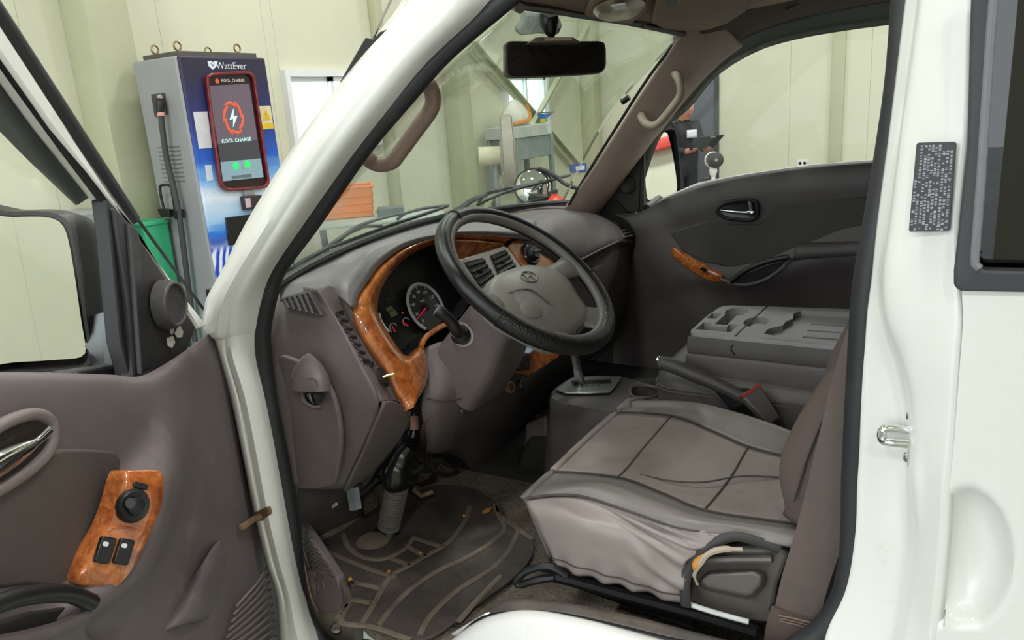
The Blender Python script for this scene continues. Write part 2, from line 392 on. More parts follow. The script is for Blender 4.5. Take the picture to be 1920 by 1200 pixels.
# rear pillar of the doorway: flange, inner step, striker plane, lip, lip crest, outer edge
BPIL = [
    row((1716, -60, .10), (1732, -60, .085), (1738, -60, .078), (1748, -60, .062), (1790, -60, .05), (1824, -60, .045)),
    row((1700, 60, .09), (1716, 60, .075), (1724, 60, .068), (1734, 60, .052), (1780, 60, .04), (1819, 60, .035)),
    row((1678, 240, .08), (1692, 240, .065), (1700, 240, .055), (1712, 240, .040), (1770, 240, .026), (1815, 240, .02)),
    row((1654, 420, .07), (1668, 420, .055), (1676, 420, .045), (1690, 420, .028), (1752, 420, .012), (1798, 420, .005)),
    row((1644, 520, .065), (1656, 520, .052), (1662, 520, .042), (1678, 520, .022), (1752, 520, .006), (1802, 520, -.004)),
    row((1632, 600, .062), (1648, 600, .055), (1664, 600, .05), (1678, 600, .020), (1744, 600, .004), (1806, 600, -.010)),
    row((1622, 680, .062), (1660, 680, .058), (1690, 680, .052), (1702, 680, .018), (1738, 680, .004), (1800, 680, -.014)),
    row((1617, 760, .062), (1664, 760, .058), (1706, 760, .052), (1718, 760, .016), (1744, 760, .002), (1794, 760, -.016)),
    row((1614, 840, .062), (1660, 840, .058), (1706, 840, .052), (1720, 840, .014), (1744, 840, .0), (1788, 840, -.018)),
    row((1610, 905, .062), (1656, 905, .058), (1704, 905, .050), (1718, 905, .010), (1742, 905, .0), (1781, 905, -.02)),
    row((1606, 1000, .060), (1646, 1000, .056), (1702, 1000, .044), (1724, 1000, .014), (1742, 1000, .0), (1776, 1000, -.02)),
    row((1590, 1100, .058), (1634, 1100, .052), (1690, 1100, .040), (1714, 1100, .014), (1734, 1100, .0), (1766, 1100, -.02)),
    row((1558, 1170, .055), (1606, 1180, .048), (1676, 1190, .034), (1700, 1190, .012), (1722, 1190, .0), (1756, 1190, -.02)),
    row((1545, 1215, .050), (1590, 1250, .040), (1650, 1270, .028), (1680, 1270, .01), (1706, 1270, -.004), (1744, 1270, -.02)),
]
obj('rear_pillar', MB().grid(BPIL, 26, 90), PAINT, body, solid=.012, off=0, sharp=60)
# outer rear side panel (faces us), with the scooped hollow low down
ys = -.022
def skin(px, py):
    e = P(px, py, y=ys); dx = (px-1812)/86; dyy = (py-1046)/128
    # hollow: sharp rim to the right and top, runs out to the left edge
    r_ = sqrt(dx*dx+dyy*dyy) if px > 1770 else abs(dyy)
    if r_ < 1: e = e+V((0, .035*(1-r_**4)**.8*min(1, .35+max(0, (px-1740)/110)), 0))
    return e
rows = []
EDGE = [(540, 1803), (600, 1806), (680, 1800), (760, 1794), (840, 1788), (905, 1781), (1000, 1776), (1100, 1766), (1190, 1756), (1270, 1744), (1400, 1720)]
def edge_at(py):
    for (a, xa), (b, xb) in zip(EDGE, EDGE[1:]):
        if py <= b: return xa+(xb-xa)*(py-a)/(b-a)
    return EDGE[-1][1]
for i in range(70):
    py = 536+i*(1400-536)/69; x0 = edge_at(py); rows.append([skin(x0+(2300-x0)*(j/60)**1.6, py) for j in range(61)])
obj('side_panel', MB().grid(rows), PAINT, body, solid=.012, off=-1, sharp=60)
def rsec(x_, y0, z0, h): return [V((x_, y0+(1.74-2*y0)*k/16, z0+h*sin(pi*k/16)**.55)) for k in range(17)]
obj('roof_panel', MB().grid([rsec(.41, .26, 1.712, .03), rsec(.57, .175, 1.71, .11), rsec(.8, .135, 1.71, .13), rsec(1.07, .115, 1.71, .13), rsec(1.11, .075, 1.605, .19), rsec(1.42, .05, 1.565, .22)]), PAINT, body, solid=.015, off=1, sharp=50)
obj('cab_back', MB().box((1.43, .83, 1.06), (.02, 1.68, 1.36)), PAINT, body, bevel=.01)
obj('far_side_panel', MB().box((1.29, 1.63, 1.05), (.29, .03, 1.2)), PAINT, body, bevel=.008)
obj('far_pillar_inner', MB().box((1.26, 1.59, 1.15), (.22, .03, 1.1)), TRIMD, body, bevel=.008)
# weather strip round the doorway
SEAL = [(1000, -40, .20), (938, 8, .185), (830, 100, .155), (757, 182, .13), (675, 280, .11), (580, 418, .095), (520, 500, .088), (506, 540, .088), (496, 580, .088), (490, 622, .088), (494, 680, .088), (505, 760, .088), (533, 900, .088), (548, 1000, .088), (557, 1100, .085), (566, 1140, .082), (598, 1196, .078), (670, 1246, .07)]
def strip(name, pts, r_, mat, n=120, flat=(1, .8), lip=True):
    path = even(cr([P(a, b, y=c_) for a, b, c_ in pts], 200), n)
    m = MB().tube(path, r_, 12, flat=flat, up=(0, 1, 0)); o = obj(name, m, mat, body)
    return o
SEALR = [(1706, -40, .11), (1692, 140, .098), (1672, 280, .09), (1648, 420, .082), (1630, 520, .078), (1622, 600, .076), (1616, 700, .075), (1610, 800, .074), (1605, 900, .074), (1603, 1000, .072), (1597, 1070, .07), (1580, 1130, .067), (1540, 1184, .064), (1480, 1226, .06)]
SEALB = [(860, 1204, .055), (900, 1170, .055), (940, 1159, .055), (1006, 1156, .055), (1080, 1166, .055), (1160, 1184, .055), (1300, 1216, .055), (1480, 1226, .06)]
strip('door_seal', [(a, b, c_-.022) for a, b, c_ in SEAL], .0155, RUBBER, flat=(1.0, 1.0)); strip('door_seal', SEALR, .0175, RUBBER, flat=(1.0, .9)); strip('door_seal', SEALB, .0105, RUBBER, flat=(1.0, .9))
# thin inner lip of the weather strip
strip('seal_lip', [(a+11, b+5, c_-.012) for a, b, c_ in SEAL], .008, RUBBER); strip('seal_lip', [(a-12, b, c_+.012) for a, b, c_ in SEALR], .008, RUBBER)
# white painted end of the flange at the front of the sill
obj('flange_tip', MB().tube([P(842, 1206, y=.058), P(848, 1192, y=.058), P(880, 1172, y=.058), P(912, 1153, y=.058), P(918, 1152, y=.062)], .004, 6), PAINT, body)
# scuffed step plate inside the sill
SCUFF = [[P(a, b, y=y_) for a, b, y_ in r_] for r_ in (
    ((560, 1140, .10), (640, 1186, .11), (760, 1206, .11), (860, 1180, .10), (940, 1128, .10), (1006, 1124, .10), (1100, 1136, .10), (1200, 1158, .10), (1300, 1184, .10), (1420, 1214, .10)),
    ((570, 1190, .07), (640, 1226, .07), (760, 1245, .07), (880, 1188, .07), (940, 1152, .07), (1006, 1148, .07), (1100, 1160, .07), (1200, 1184, .07), (1300, 1210, .07), (1420, 1236, .07)))]
SCUFFM = plain('scuffed_grey_plate', (104, 98, 92), .55, var=.25, vscale=14, dirt=(146, 128, 108), dfac=(.5, .75), dscale=10)
obj('step_plate', MB().grid(SCUFF, 40, 4), SCUFFM, body, solid=.012)
# door striker: pin and plate
sp = P(1706, 819, y=.045)
st = obj('striker_plate', MB().prism(loop2(sp, V((0, -1, 0)), V((0, 0, 1)), rrect(.028, .072, .012)), (.004, 0, 0)), STEEL, body)
hook = [P(1703, 806, y=.035), P(1665, 803, y=.03), P(1654, 810, y=.028), P(1655, 824, y=.022), P(1668, 829, y=.018), P(1703, 832, y=.02)]
obj('striker_pin', MB().tube(cr(hook, 26), .0052, 10), CHROME, body)
for dz_ in (-.026, .026): obj('screw', MB().lathe([(0, .004), (.004, .004), (.006, .0015), (.006, 0)], sp+V((-.001, 0, dz_)), (-1, 0, 0), 12), STEEL, body)
# door check link and bolt in the front jamb
obj('check_link', MB().tube([P(452, 990, y=-.06), P(478, 972, y=-.01), P(500, 962, y=.006)], .006, 6, flat=(1, .5)), RUST, body)
obj('check_bracket', MB().prism([P(484, 958, y=.004), P(508, 948, y=.004), P(512, 962, y=.004), P(496, 976, y=.004), P(484, 975, y=.004)], (-.004, -.006, 0)), RUST, body, bevel=.002)
# data plate on the rear pillar
PLB = plain('data_plate_black', (52, 54, 60), .45, var=.05); PLW = plain('data_plate_print', (176, 178, 184), .5, var=.05)
c0, c1, c2, c3 = P(1722, 268, y=.018), P(1795, 266, y=.008), P(1782, 433, y=-.002), P(1707, 434, y=.008)
nrm = (c1-c0).cross(c3-c0).normalized(); nrm = nrm if nrm.y < 0 else -nrm
def q2(u_, v_, h=0): return (c0*(1-u_)+c1*u_)*(1-v_)+(c3*(1-u_)+c2*u_)*v_+nrm*h
pb = obj('data_plate', MB().prism([q2(*t_, .002) for t_ in ((.04, 0), (.96, 0), (1, .02), (1, .98), (.96, 1), (.04, 1), (0, .98), (0, .02))], nrm*.003), PLB, body, smooth=False)
tag(pb, 'dark data plate covered in small grey printed lines')
m = MB(); rnd = random.Random(3)
for ci, u_ in enumerate((.07, .16, .27, .36, .45, .54, .63, .74, .83, .93)):
    v_ = .03 if ci in (1, 2, 3, 4, 5, 6) else (.42 if ci == 0 else .1)
    while v_ < .97:
        h_ = rnd.uniform(.012, .03)
        if rnd.random() < .74:
            for k in range(2):
                vv = v_+h_*k*.55; ww = rnd.uniform(.025, .04); m.add([q2(u_-ww, vv, .0056), q2(u_+ww, vv+rnd.uniform(-.006, .006), .0056), q2(u_+ww, vv+h_*.32, .0056), q2(u_-ww, vv+h_*.32, .0056)], [(0, 1, 2, 3)])
        v_ += h_+rnd.uniform(.006, .02)
obj('plate_print', m, PLW, body, smooth=False)
# rear quarter window
def qw(pts, h=0): return [P(a, b, y=ys-h) for a, b in pts]
RW_O = [(1823, -60), (1819, 60), (1814, 280), (1797, 430), (1789, 500), (1789, 528), (1800, 538), (2300, 546), (2300, -60)]
RW_I = [(1880, -60), (1870, 20), (1860, 160), (1848, 340), (1838, 470), (1837, 492), (1845, 500), (2260, 508), (2260, -60)]
rw = obj('quarter_window', MB().ring([P(a, b, y=ys+.012) for a, b in RW_O], [P(a, b, y=ys+.004) for a, b in RW_I], (0, -.02, 0)), RUBBER2, truck, bevel=.006, seg=3)
tag(rw, 'rear side window of dark glass set in thick grey rubber')
obj('glass', MB().prism([P(a, b, y=ys+.014) for a, b in RW_I], (0, .006, 0)), DARKGLASS, rw, smooth=False)
obj('inner_bead', MB().tube(even(cr([P(a-9, b+3, y=ys-.02) for a, b in RW_I[:7]], 60), 50), .004, 8), plain('grey_bead', (120, 122, 128), .4), rw)
obj('rear_wall_inner', MB().prism([P(1830, -60, y=.06), P(2300, -60, y=.06), P(2300, 1300, y=.06), P(1800, 1300, y=.06)], (0, .02, 0)), TRIMD, body, smooth=False)
# aerial and its black foot on the pillar
foot = [P(a, b, y=.10) for a, b in ((626, 183), (640, 150), (686, 70), (700, 73), (712, 60), (726, 54), (729, 58), (700, 100), (660, 148), (630, 182))]
ae = obj('aerial', MB().prism(foot, (-.03, .03, 0)), BLACKPL, truck, bevel=.004)
obj('mast', MB().tube([P(699, 74, y=.115), P(714, 40, y=.115), P(733, 0, y=.115), P(770, -80, y=.115)], .0022, 6), STEEL, ae)
# ------------------------------------------------------------------ wood and other trim materials
def burl():
    t = NT('burl_wood_trim')
    n1 = t.noise(16, 8, .62, dist=2.2); n2 = t.noise(55, 6, .6, dist=1.0)
    c_ = t.ramp(n1, [(.22, L((110, 48, 20))), (.45, L((176, 94, 44))), (.6, L((206, 124, 62))), (.8, L((150, 72, 30)))])
    d = t.ramp(n2, [(.35, (1, 1, 1, 1)), (.55, (0, 0, 0, 1))]); c_ = t.mix(t.mix(.5, d, (0, 0, 0, 1)), c_, L((90, 38, 16)))
    t.set(Base_Color=c_, Roughness=.22, Coat_Weight=1.0, Coat_Roughness=.06); return t.m
WOOD = burl()
BLACKG = plain('black_gloss_plastic', (22, 22, 24), .25, var=.05)
SPK = plain('speaker_mesh_dark', (72, 70, 69), .7, var=.3, vscale=300, grain=.9, gscale=1500)
PAD = plain('door_pad_fabric', (84, 75, 71), .75, var=.1, vscale=12, grain=.5, gscale=1200)
FLAKE = plain('peeled_primer', (190, 186, 178), .7, var=.1)
WHITEP = plain('white_print', (225, 228, 230), .5, var=0)
# ------------------------------------------------------------------ driver's door, swung open about its hinge
HX, HY, PHI = -.019, .047, radians(62.6)
DH = V((HX, HY, 0)); DE = V((cos(PHI), -sin(PHI), 0)); DN = V((sin(PHI), cos(PHI), 0))
def D(px, py, h=0): return PL(px, py, DH+DN*h, DN)
def DP(pts, h): return [D(a, b, h) for a, b in pts]
shell = [(-320, 706), (250, 734), (300, 734), (400, 672), (424, 700), (436, 730), (452, 800), (462, 850), (490, 960), (512, 1040), (536, 1130), (544, 1190), (548, 1400), (-320, 1400)]
ddoor = obj('drivers_door', MB().prism(DP(shell, -.012), DN*-.07), PAINT, truck, bevel=.006)
tag(ddoor, 'open front door with brown trim, woodgrain switch panel and black wing mirror')
TR = [
    [(-320, 700, .03), (40, 698, .03), (200, 702, .03), (258, 706, .025), (296, 690, .015), (340, 662, .0), (400, 621, -.010)],
    [(-320, 712, .048), (40, 710, .048), (200, 714, .048), (262, 720, .046), (304, 712, .040), (352, 680, .012), (410, 640, -.008)],
    [(-320, 760, .055), (40, 760, .055), (200, 764, .055), (272, 766, .055), (318, 766, .052), (368, 742, .014), (428, 700, -.006)],
    [(-320, 830, .055), (40, 830, .055), (190, 830, .055), (262, 830, .058), (328, 836, .074), (376, 830, .026), (453, 815, -.006)],
    [(-320, 900, .055), (40, 900, .055), (170, 900, .053), (220, 900, .058), (322, 905, .096), (366, 905, .034), (470, 895, -.006)],
    [(-320, 980, .055), (40, 980, .055), (140, 980, .053), (194, 985, .058), (304, 985, .102), (352, 985, .034), (489, 970, -.006)],
    [(-320, 1060, .055), (20, 1060, .055), (100, 1060, .053), (146, 1065, .060), (262, 1068, .104), (322, 1072, .036), (511, 1060, -.006)],
    [(-320, 1120, .060), (-20, 1120, .060), (60, 1120, .060), (110, 1120, .070), (204, 1124, .100), (276, 1132, .040), (526, 1120, -.006)],
    [(-320, 1190, .070), (-60, 1190, .070), (20, 1188, .072), (80, 1184, .080), (150, 1182, .078), (236, 1194, .040), (534, 1190, -.006)],
    [(-320, 1280, .060), (-60, 1280, .058), (20, 1280, .050), (90, 1280, .045), (190, 1280, .038), (370, 1280, .024), (540, 1280, -.006)],
    [(-320, 1400, .050), (-60, 1400, .045), (20, 1400, .040), (90, 1400, .036), (190, 1400, .030), (370, 1400, .02), (545, 1400, -.006)],
]
tp = obj('door_trim', MB().grid([[D(*p) for p in r_] for r_ in TR], 44, 70), TRIM, ddoor, solid=.006, sharp=60)
# padded insert
pad = [(-320, 900), (-60, 900), (60, 858), (106, 842), (150, 842), (206, 846), (216, 862), (214, 890), (196, 950), (160, 1022), (128, 1074), (104, 1104), (40, 1096), (-60, 1110), (-320, 1120)]
obj('door_pad', MB().prism(DP(pad, .053), DN*.0085), PAD, ddoor, bevel=.004, seg=3)
# inner door handle: bezel, cup and chrome lever
bz = [(-80, 900), (-50, 840), (0, 798), (56, 777), (88, 784), (99, 806), (92, 842), (62, 876), (6, 914), (-50, 940), (-80, 935)]
bzp = cr(DP(bz, .064), 60, True)
obj('handle_bezel', MB().tube(bzp, .007, 10, closed=True), TRIML, ddoor)
cup = [even(bzp, 40, True)]; cc = sum(cup[0], V())/40
obj('handle_cup', MB().grid([[p-DN*.0 for p in cup[0]], [cc+(p-cc)*.8-DN*.002 for p in cup[0]], [cc+(p-cc)*.3-DN*.004 for p in cup[0]], [cc-DN*.004]*40], cu=True), plain('handle_cup_dark', (58, 50, 47), .35, var=.1), ddoor)
lev = cr(DP([(-70, 930), (-20, 882), (30, 852), (70, 828), (94, 806)], .070), 24)
obj('door_lever', MB().tube(lev, [.006+.010*sin(pi*min(1, i/20+.15)) for i in range(24)], 10, flat=(.8, .5), up=DN), CHROME, ddoor)
# switch panel in burl wood with its switches
wp = [(227, 897), (232, 886), (242, 882), (292, 881), (303, 886), (306, 900), (302, 945), (282, 995), (260, 1042), (245, 1070), (222, 1098), (208, 1104), (190, 1103), (152, 1098), (142, 1090), (146, 1074), (160, 1050), (180, 1016), (198, 986), (212, 950)]
NW = (DN*.8+DE*.42+V((0, 0, .16))).normalized(); W0_ = D(226, 992, .103)
def DS(px, py, h=.0): return PL(px, py, W0_+NW*h, NW)
wl = even(cr([DS(a, b) for a, b in wp], 80, True), 80, True); wc = sum(wl, V())/80
wd = obj('switch_panel', MB().grid([[p-NW*.030 for p in wl], [p for p in wl], [wc+(p-wc)*.95+NW*.0045 for p in wl], [wc+(p-wc)*.6+NW*.005 for p in wl], [wc+NW*.005]*80], cu=True), WOOD, ddoor, sharp=70)
tag(wd, 'glossy burl wood switch panel')
k0 = DS(246, 948, .0035); rt_, up_, _n = basis(DN)
obj('mirror_switch', MB().lathe([(.0200, 0), (.0200, .006), (.0175, .0095), (.0105, .008), (.010, .012), (.0075, .0135), (0, .013)], k0, NW, 28), BLACKPL, ddoor)
obj('mirror_switch_pip', MB().lathe([(0, .0135), (.006, .0135), (.006, .011)], DS(233, 943, .0035), NW, 14), RUBBER2, ddoor)
sd = (DS(200, 1100)-DS(268, 885)).normalized(); sr = sd.cross(NW)
def swb(name, px, py, w_, h_, z_, mat, off=.0035, up=None): return obj(name, MB().prism(loop2(DS(px, py, off), sr, sd, rrect(w_, h_, .003)), NW*z_), mat, ddoor, bevel=.0012)
swb('lock_button', 262, 911, .020, .0075, .003, BLACKG)
obj('switch_recess', MB().tube(cr([DS(202, 996, .004), DS(215, 989, .004), DS(240, 990, .004), DS(259, 995, .004)], 14), .0022, 6), WOOD, ddoor)
for px_, py_ in ((193, 1031), (228, 1034)):
    o = swb('window_switch', px_, py_, .0185, .029, .007, BLACKG)
    obj('switch_mark', MB().prism(loop2(DS(px_+5, py_-11, .0108), sr, sd, rrect(.007, .005, .002)), NW*.0004), WHITEP, ddoor)
# arm pull: dark bar over a hollow
obj('pull_bar', MB().tube(cr(DP([(-120, 1190), (-40, 1150), (20, 1124), (80, 1113), (130, 1114), (172, 1130)], .105), 30), .0095, 10), BLACKPL, ddoor)
ph = [(-120, 1200), (-20, 1168), (40, 1148), (110, 1138), (135, 1146), (120, 1168), (60, 1190), (-20, 1230), (-120, 1250)]
obj('pull_hollow', MB().prism(DP(ph, .074), DN*.010), plain('pull_hollow_dark', (40, 37, 36), .7), ddoor, bevel=.003)
obj('pull_rim', MB().tube(cr(DP([(-60, 1216), (40, 1196), (110, 1176), (150, 1156), (176, 1134)], .098), 24), .007, 8), TRIM, ddoor)
# map pocket bulge and speaker ribs low on the door
bul = [[D(a, b, h) for a, b, h in r_] for r_ in (
    ((420, 1008, .004), (428, 1040, .004), (424, 1094, .006), (402, 1160, .008)),
    ((404, 1022, .030), (406, 1060, .040), (398, 1110, .042), (372, 1164, .034)),
    ((376, 1060, .034), (372, 1090, .046), (358, 1130, .050), (338, 1172, .044)),
    ((344, 1100, .012), (330, 1124, .016), (312, 1152, .020), (296, 1184, .022)))]
obj('pocket_bulge', MB().grid(bul, 16, 16), TRIM, ddoor, solid=.004)
for i in range(15):
    a0 = 1062+i*14.5; x0, x1 = 502-i*.4+i*2.2, 470-i*4.6
    obj('speaker_rib', MB().tube([D(min(x0, 528), a0, .016), D((x0+x1)/2-6, a0+34, .022), D(x1-26, a0+74, .027)], .0024, 6), TRIML, ddoor)
# window frame: white outer frame, dark run channel, smoked visor, glass
fr = [(-90, -90), (0, 45), (120, 230), (241, 416), (320, 522), (389, 611), (372, 617), (302, 510), (256, 436), (210, 382), (100, 240), (0, 98), (-90, -37)]
obj('door_frame', MB().prism(DP(fr, -.02), DN*-.03), PAINT, ddoor, bevel=.004)
obj('frame_seal', MB().tube(even(DP([(-90, -104), (0, 31), (120, 214), (200, 336), (250, 412)], -.03), 30), .011, 10), RUBBER, ddoor)
obj('frame_seal', MB().tube(even(DP([(256, 408), (334, 515), (398, 602)], -.05), 20), .0028, 8), RUBBER, ddoor)
obj('run_channel', MB().tube(cr(DP([(-90, -24), (0, 108), (110, 262), (196, 378), (214, 414), (222, 470)], -.03), 40), .0085, 8), BLACKPL, ddoor)
vis = [(-90, -20), (0, 110), (100, 250), (198, 386), (205, 420), (200, 400), (190, 374), (182, 368), (165, 372), (146, 384), (60, 302), (0, 241), (-90, 150)]
VIS2 = plain('smoked_visor_near', (70, 74, 71), .3, var=.05)
obj('rain_visor', MB().prism(DP(vis, -.055), DN*-.004), VIS2, ddoor, smooth=False)
obj('window_glass', MB().prism(DP([(-320, -380), (0, 90), (215, 402), (240, 712), (-320, 706)], -.045), DN*-.004), SGLASS, ddoor, smooth=False)
obj('division_bar', MB().prism(DP([(200, 372), (216, 390), (240, 560), (252, 706), (246, 709), (228, 640), (210, 450)], -.02), DN*-.025), BLACKPL, ddoor, bevel=.003)
obj('division_bar', MB().prism(DP([(216, 388), (240, 414), (262, 432), (284, 690), (254, 708), (240, 560)], -.012), DN*-.025), RUBBER, ddoor, bevel=.004)
obj('bar_rib', MB().tube(DP([(240, 420), (250, 540), (262, 700)], -.010), .004, 8), RUBBER2, ddoor)
sail = obj('sail_panel', MB().prism(DP([(252, 430), (368, 614), (344, 676), (284, 712)], -.014), DN*-.03), plain('sail_black', (44, 40, 40), .6, var=.1), ddoor, bevel=.003)
obj('tweeter', MB().lathe([(.041, -.004), (.040, .012), (.036, .017), (.033, .0165), (.031, .013), (.018, .0105), (.0, .010)], D(311, 571, -.006), DN, 36), SPK, ddoor)
obj('tweeter_ring', MB().tube([D(311, 571, -.006)+DN*.0165+(rt_*cos(a)+up_*sin(a))*.0345 for a in [2*pi*k/36 for k in range(36)]], .003, 6, closed=True), TRIMD, ddoor)
for q in ([(318, 616), (324, 609), (326, 620), (322, 628), (319, 624)], [(327, 625), (336, 607), (343, 622), (341, 632), (332, 633)], [(312, 634), (324, 630), (328, 642), (322, 653), (314, 648)]):
    obj('paint_flake', MB().prism(DP(q, -.007), DN*.0006), FLAKE, ddoor, smooth=False)
# wing mirror beyond the glass
MN = V((.72, -.69, .05)).normalized(); M0 = DH+DE*.22-DN*.30; ML = V((0, 0, 1)).cross(MN)   # ML points right in the picture
def MP(pts, off=0): return [PL(a, b, M0+MN*off, MN) for a, b in pts]
rim = [(-140, 404), (20, 397), (70, 396), (106, 401), (128, 416), (140, 450), (152, 520), (163, 600), (171, 650), (172, 676), (162, 690), (140, 694), (20, 702), (-140, 708)]
gl = [(-130, 416), (20, 408), (70, 407), (98, 411), (115, 424), (126, 456), (138, 524), (149, 600), (157, 646), (158, 662), (150, 671), (132, 675), (20, 682), (-130, 688)]
rp = even(cr(MP(rim), 90, True), 90, True); gp = even(cr(MP(gl), 90, True), 90, True); rc = sum(rp, V())/90
inner = [rc+(p-rc)*.955 for p in rp]
hs = MB().grid([[p-MN*.022 for p in inner], inner, rp, [p-MN*.03-ML*-.016 for p in rp], [rc+(p-rc)*.93-MN*.07+ML*.032 for p in rp], [rc+(p-rc)*.75-MN*.11+ML*.040 for p in rp], [rc+(p-rc)*.4-MN*.135+ML*.045 for p in rp], [rc-MN*.14+ML*.045]*90], cu=True)
obj('mirror_housing', hs, BLACKPL, ddoor, sharp=50)
obj('mirror_glass', MB().prism([p-MN*.010 for p in even(cr(MP(gl), 90, True), 90, True)], -MN*.004), MIRROR, ddoor, smooth=False)
obj('mirror_arm', MB().grid([[PL(a, b, M0-MN*.05, MN) for a, b in ((168, 590), (182, 690), (160, 704), (150, 640))], DP([(200, 580), (226, 690), (214, 706), (196, 690)], -.10), DP([(246, 590), (262, 700), (250, 712), (236, 700)], -.04)], cu=True, cap=True), BLACKPL, ddoor, bevel=.004)
obj('mirror_foot', MB().prism(DP([(150, 694), (245, 680), (250, 712), (148, 706)], -.06), DN*-.05), BLACKPL, ddoor, bevel=.005)

# ------------------------------------------------------------------ passenger's door, closed, across the cab
FY = 1.55
def G(px, py, h=0): return P(px, py, y=FY-h)            # h: towards the cabin
def GP(pts, h): return [G(a, b, h) for a, b in pts]
far = [(1226, 386), (1240, 372), (1300, 346), (1380, 330), (1480, 316), (1580, 306), (1680, 299), (1800, 294), (1860, 620), (1860, 760), (1240, 760), (1240, 480)]
pdoor = obj('passenger_door', MB().prism(GP(far, -.01), (0, .06, 0)), PAINT, truck, bevel=.004)
tag(pdoor, 'closed far door with dark trim, chrome handle and small woodgrain inlay')
FT = [
    [(1150, 400, -.01), (1200, 397, .0), (1250, 371, .0), (1310, 347, .0), (1400, 327, .0), (1520, 310, .0), (1640, 300, .0), (1800, 290, .0)],
    [(1168, 410, .01), (1212, 403, .02), (1258, 380, .02), (1316, 356, .02), (1404, 336, .02), (1520, 319, .02), (1640, 309, .02), (1800, 299, .02)],
    [(1182, 424, .02), (1222, 424, .030), (1268, 404, .030), (1324, 384, .030), (1408, 364, .030), (1520, 352, .030), (1640, 344, .030), (1800, 334, .030)],
    [(1192, 450, .02), (1234, 450, .035), (1290, 440, .022), (1340, 424, .022), (1420, 416, .022), (1520, 400, .022), (1640, 396, .022), (1800, 390, .022)],
    [(1180, 500, .015), (1256, 490, .038), (1320, 486, .022), (1370, 480, .022), (1430, 470, .022), (1520, 452, .030), (1640, 448, .045), (1800, 444, .045)],
    [(1170, 540, .01), (1290, 522, .040), (1340, 524, .036), (1390, 528, .045), (1440, 520, .05), (1520, 490, .055), (1640, 478, .060), (1800, 474, .060)],
    [(1160, 600, .0), (1290, 560, .025), (1340, 560, .025), (1390, 560, .026), (1440, 560, .028), (1520, 545, .03), (1640, 540, .03), (1800, 540, .03)],
    [(1150, 660, .0), (1290, 640, .02), (1340, 640, .02), (1390, 640, .02), (1440, 640, .02), (1520, 640, .02), (1640, 640, .02), (1800, 640, .02)],
    [(1150, 780, .0), (1290, 760, .02), (1340, 760, .02), (1390, 760, .02), (1440, 760, .02), (1520, 760, .02), (1640, 760, .02), (1800, 760, .02)],
]
obj('door_trim', MB().grid([[G(*p) for p in r_] for r_ in FT], 50, 50), TRIMD, pdoor, solid=.006, sharp=60)
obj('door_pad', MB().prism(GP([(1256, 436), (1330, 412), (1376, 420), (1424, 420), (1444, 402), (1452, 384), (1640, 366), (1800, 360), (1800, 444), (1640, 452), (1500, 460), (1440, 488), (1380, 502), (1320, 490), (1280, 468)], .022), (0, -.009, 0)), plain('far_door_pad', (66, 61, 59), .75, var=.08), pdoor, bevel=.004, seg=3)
obj('armrest', MB().grid([GP([(1498, 456), (1640, 448), (1800, 442)], .035), GP([(1490, 466), (1640, 456), (1800, 450)], .06), GP([(1486, 484), (1640, 476), (1800, 470)], .062), GP([(1484, 492), (1640, 486), (1800, 480)], .035)], 20, 12), TRIMD, pdoor, solid=.004)
bzl = cr(GP([(1346, 392), (1358, 382), (1385, 376), (1412, 377), (1419, 386), (1418, 404), (1408, 412), (1385, 412), (1360, 408), (1347, 400)], .046), 50, True)
obj('handle_bezel', MB().tube(bzl, .006, 8, closed=True), BLACKPL, pdoor)
cup2 = even(bzl, 40, True); cc2 = sum(cup2, V())/40
obj('handle_cup', MB().grid([cup2, [cc2+(p-cc2)*.6+V((0, .003, 0)) for p in cup2], [cc2+V((0, .004, 0))]*40], cu=True), BLACKG, pdoor)
obj('door_lever', MB().tube(cr(GP([(1350, 394), (1372, 397), (1396, 399), (1414, 398)], .052), 16), [.003, .004, .005, .005, .005, .006, .006, .006, .006, .007, .007, .008, .009, .010, .010, .007], 8, flat=(.8, .6), up=(0, 1, 0)), CHROME, pdoor)
obj('lever_tip', MB().prism(GP([(1404, 377), (1410, 378), (1412, 396), (1406, 396)], .050), (0, -.008, 0)), CHROME, pdoor, bevel=.002)
wf = even(cr(GP([(1258, 466), (1268, 466), (1300, 486), (1336, 506), (1354, 516), (1352, 526), (1336, 528), (1308, 516), (1276, 494), (1260, 476)], .046), 50, True), 50, True); wfc = sum(wf, V())/50
obj('wood_inlay', MB().grid([[p+V((0, .01, 0)) for p in wf], wf, [wfc+(p-wfc)*.8+V((0, -.004, 0)) for p in wf], [wfc+V((0, -.004, 0))]*50], cu=True), WOOD, pdoor)
obj('window_switch', MB().prism(GP([(1318, 500), (1328, 506), (1322, 510), (1312, 504)], .051), (0, -.005, 0)), BLACKG, pdoor, bevel=.001)
obj('pull_bar', MB().tube(cr(GP([(1370, 528), (1400, 506), (1440, 490), (1478, 482)], .075), 24), .009, 10), BLACKPL, pdoor)
obj('pull_rim', MB().tube(cr(GP([(1352, 524), (1390, 534), (1430, 526), (1462, 506), (1482, 484)], .062), 24), .006, 8), TRIM, pdoor)
obj('pull_hollow', MB().prism(GP([(1372, 528), (1400, 512), (1440, 497), (1474, 488), (1456, 508), (1430, 522), (1400, 530)], .042), (0, -.012, 0)), plain('far_pull_hollow', (30, 28, 28), .8), pdoor, bevel=.002)
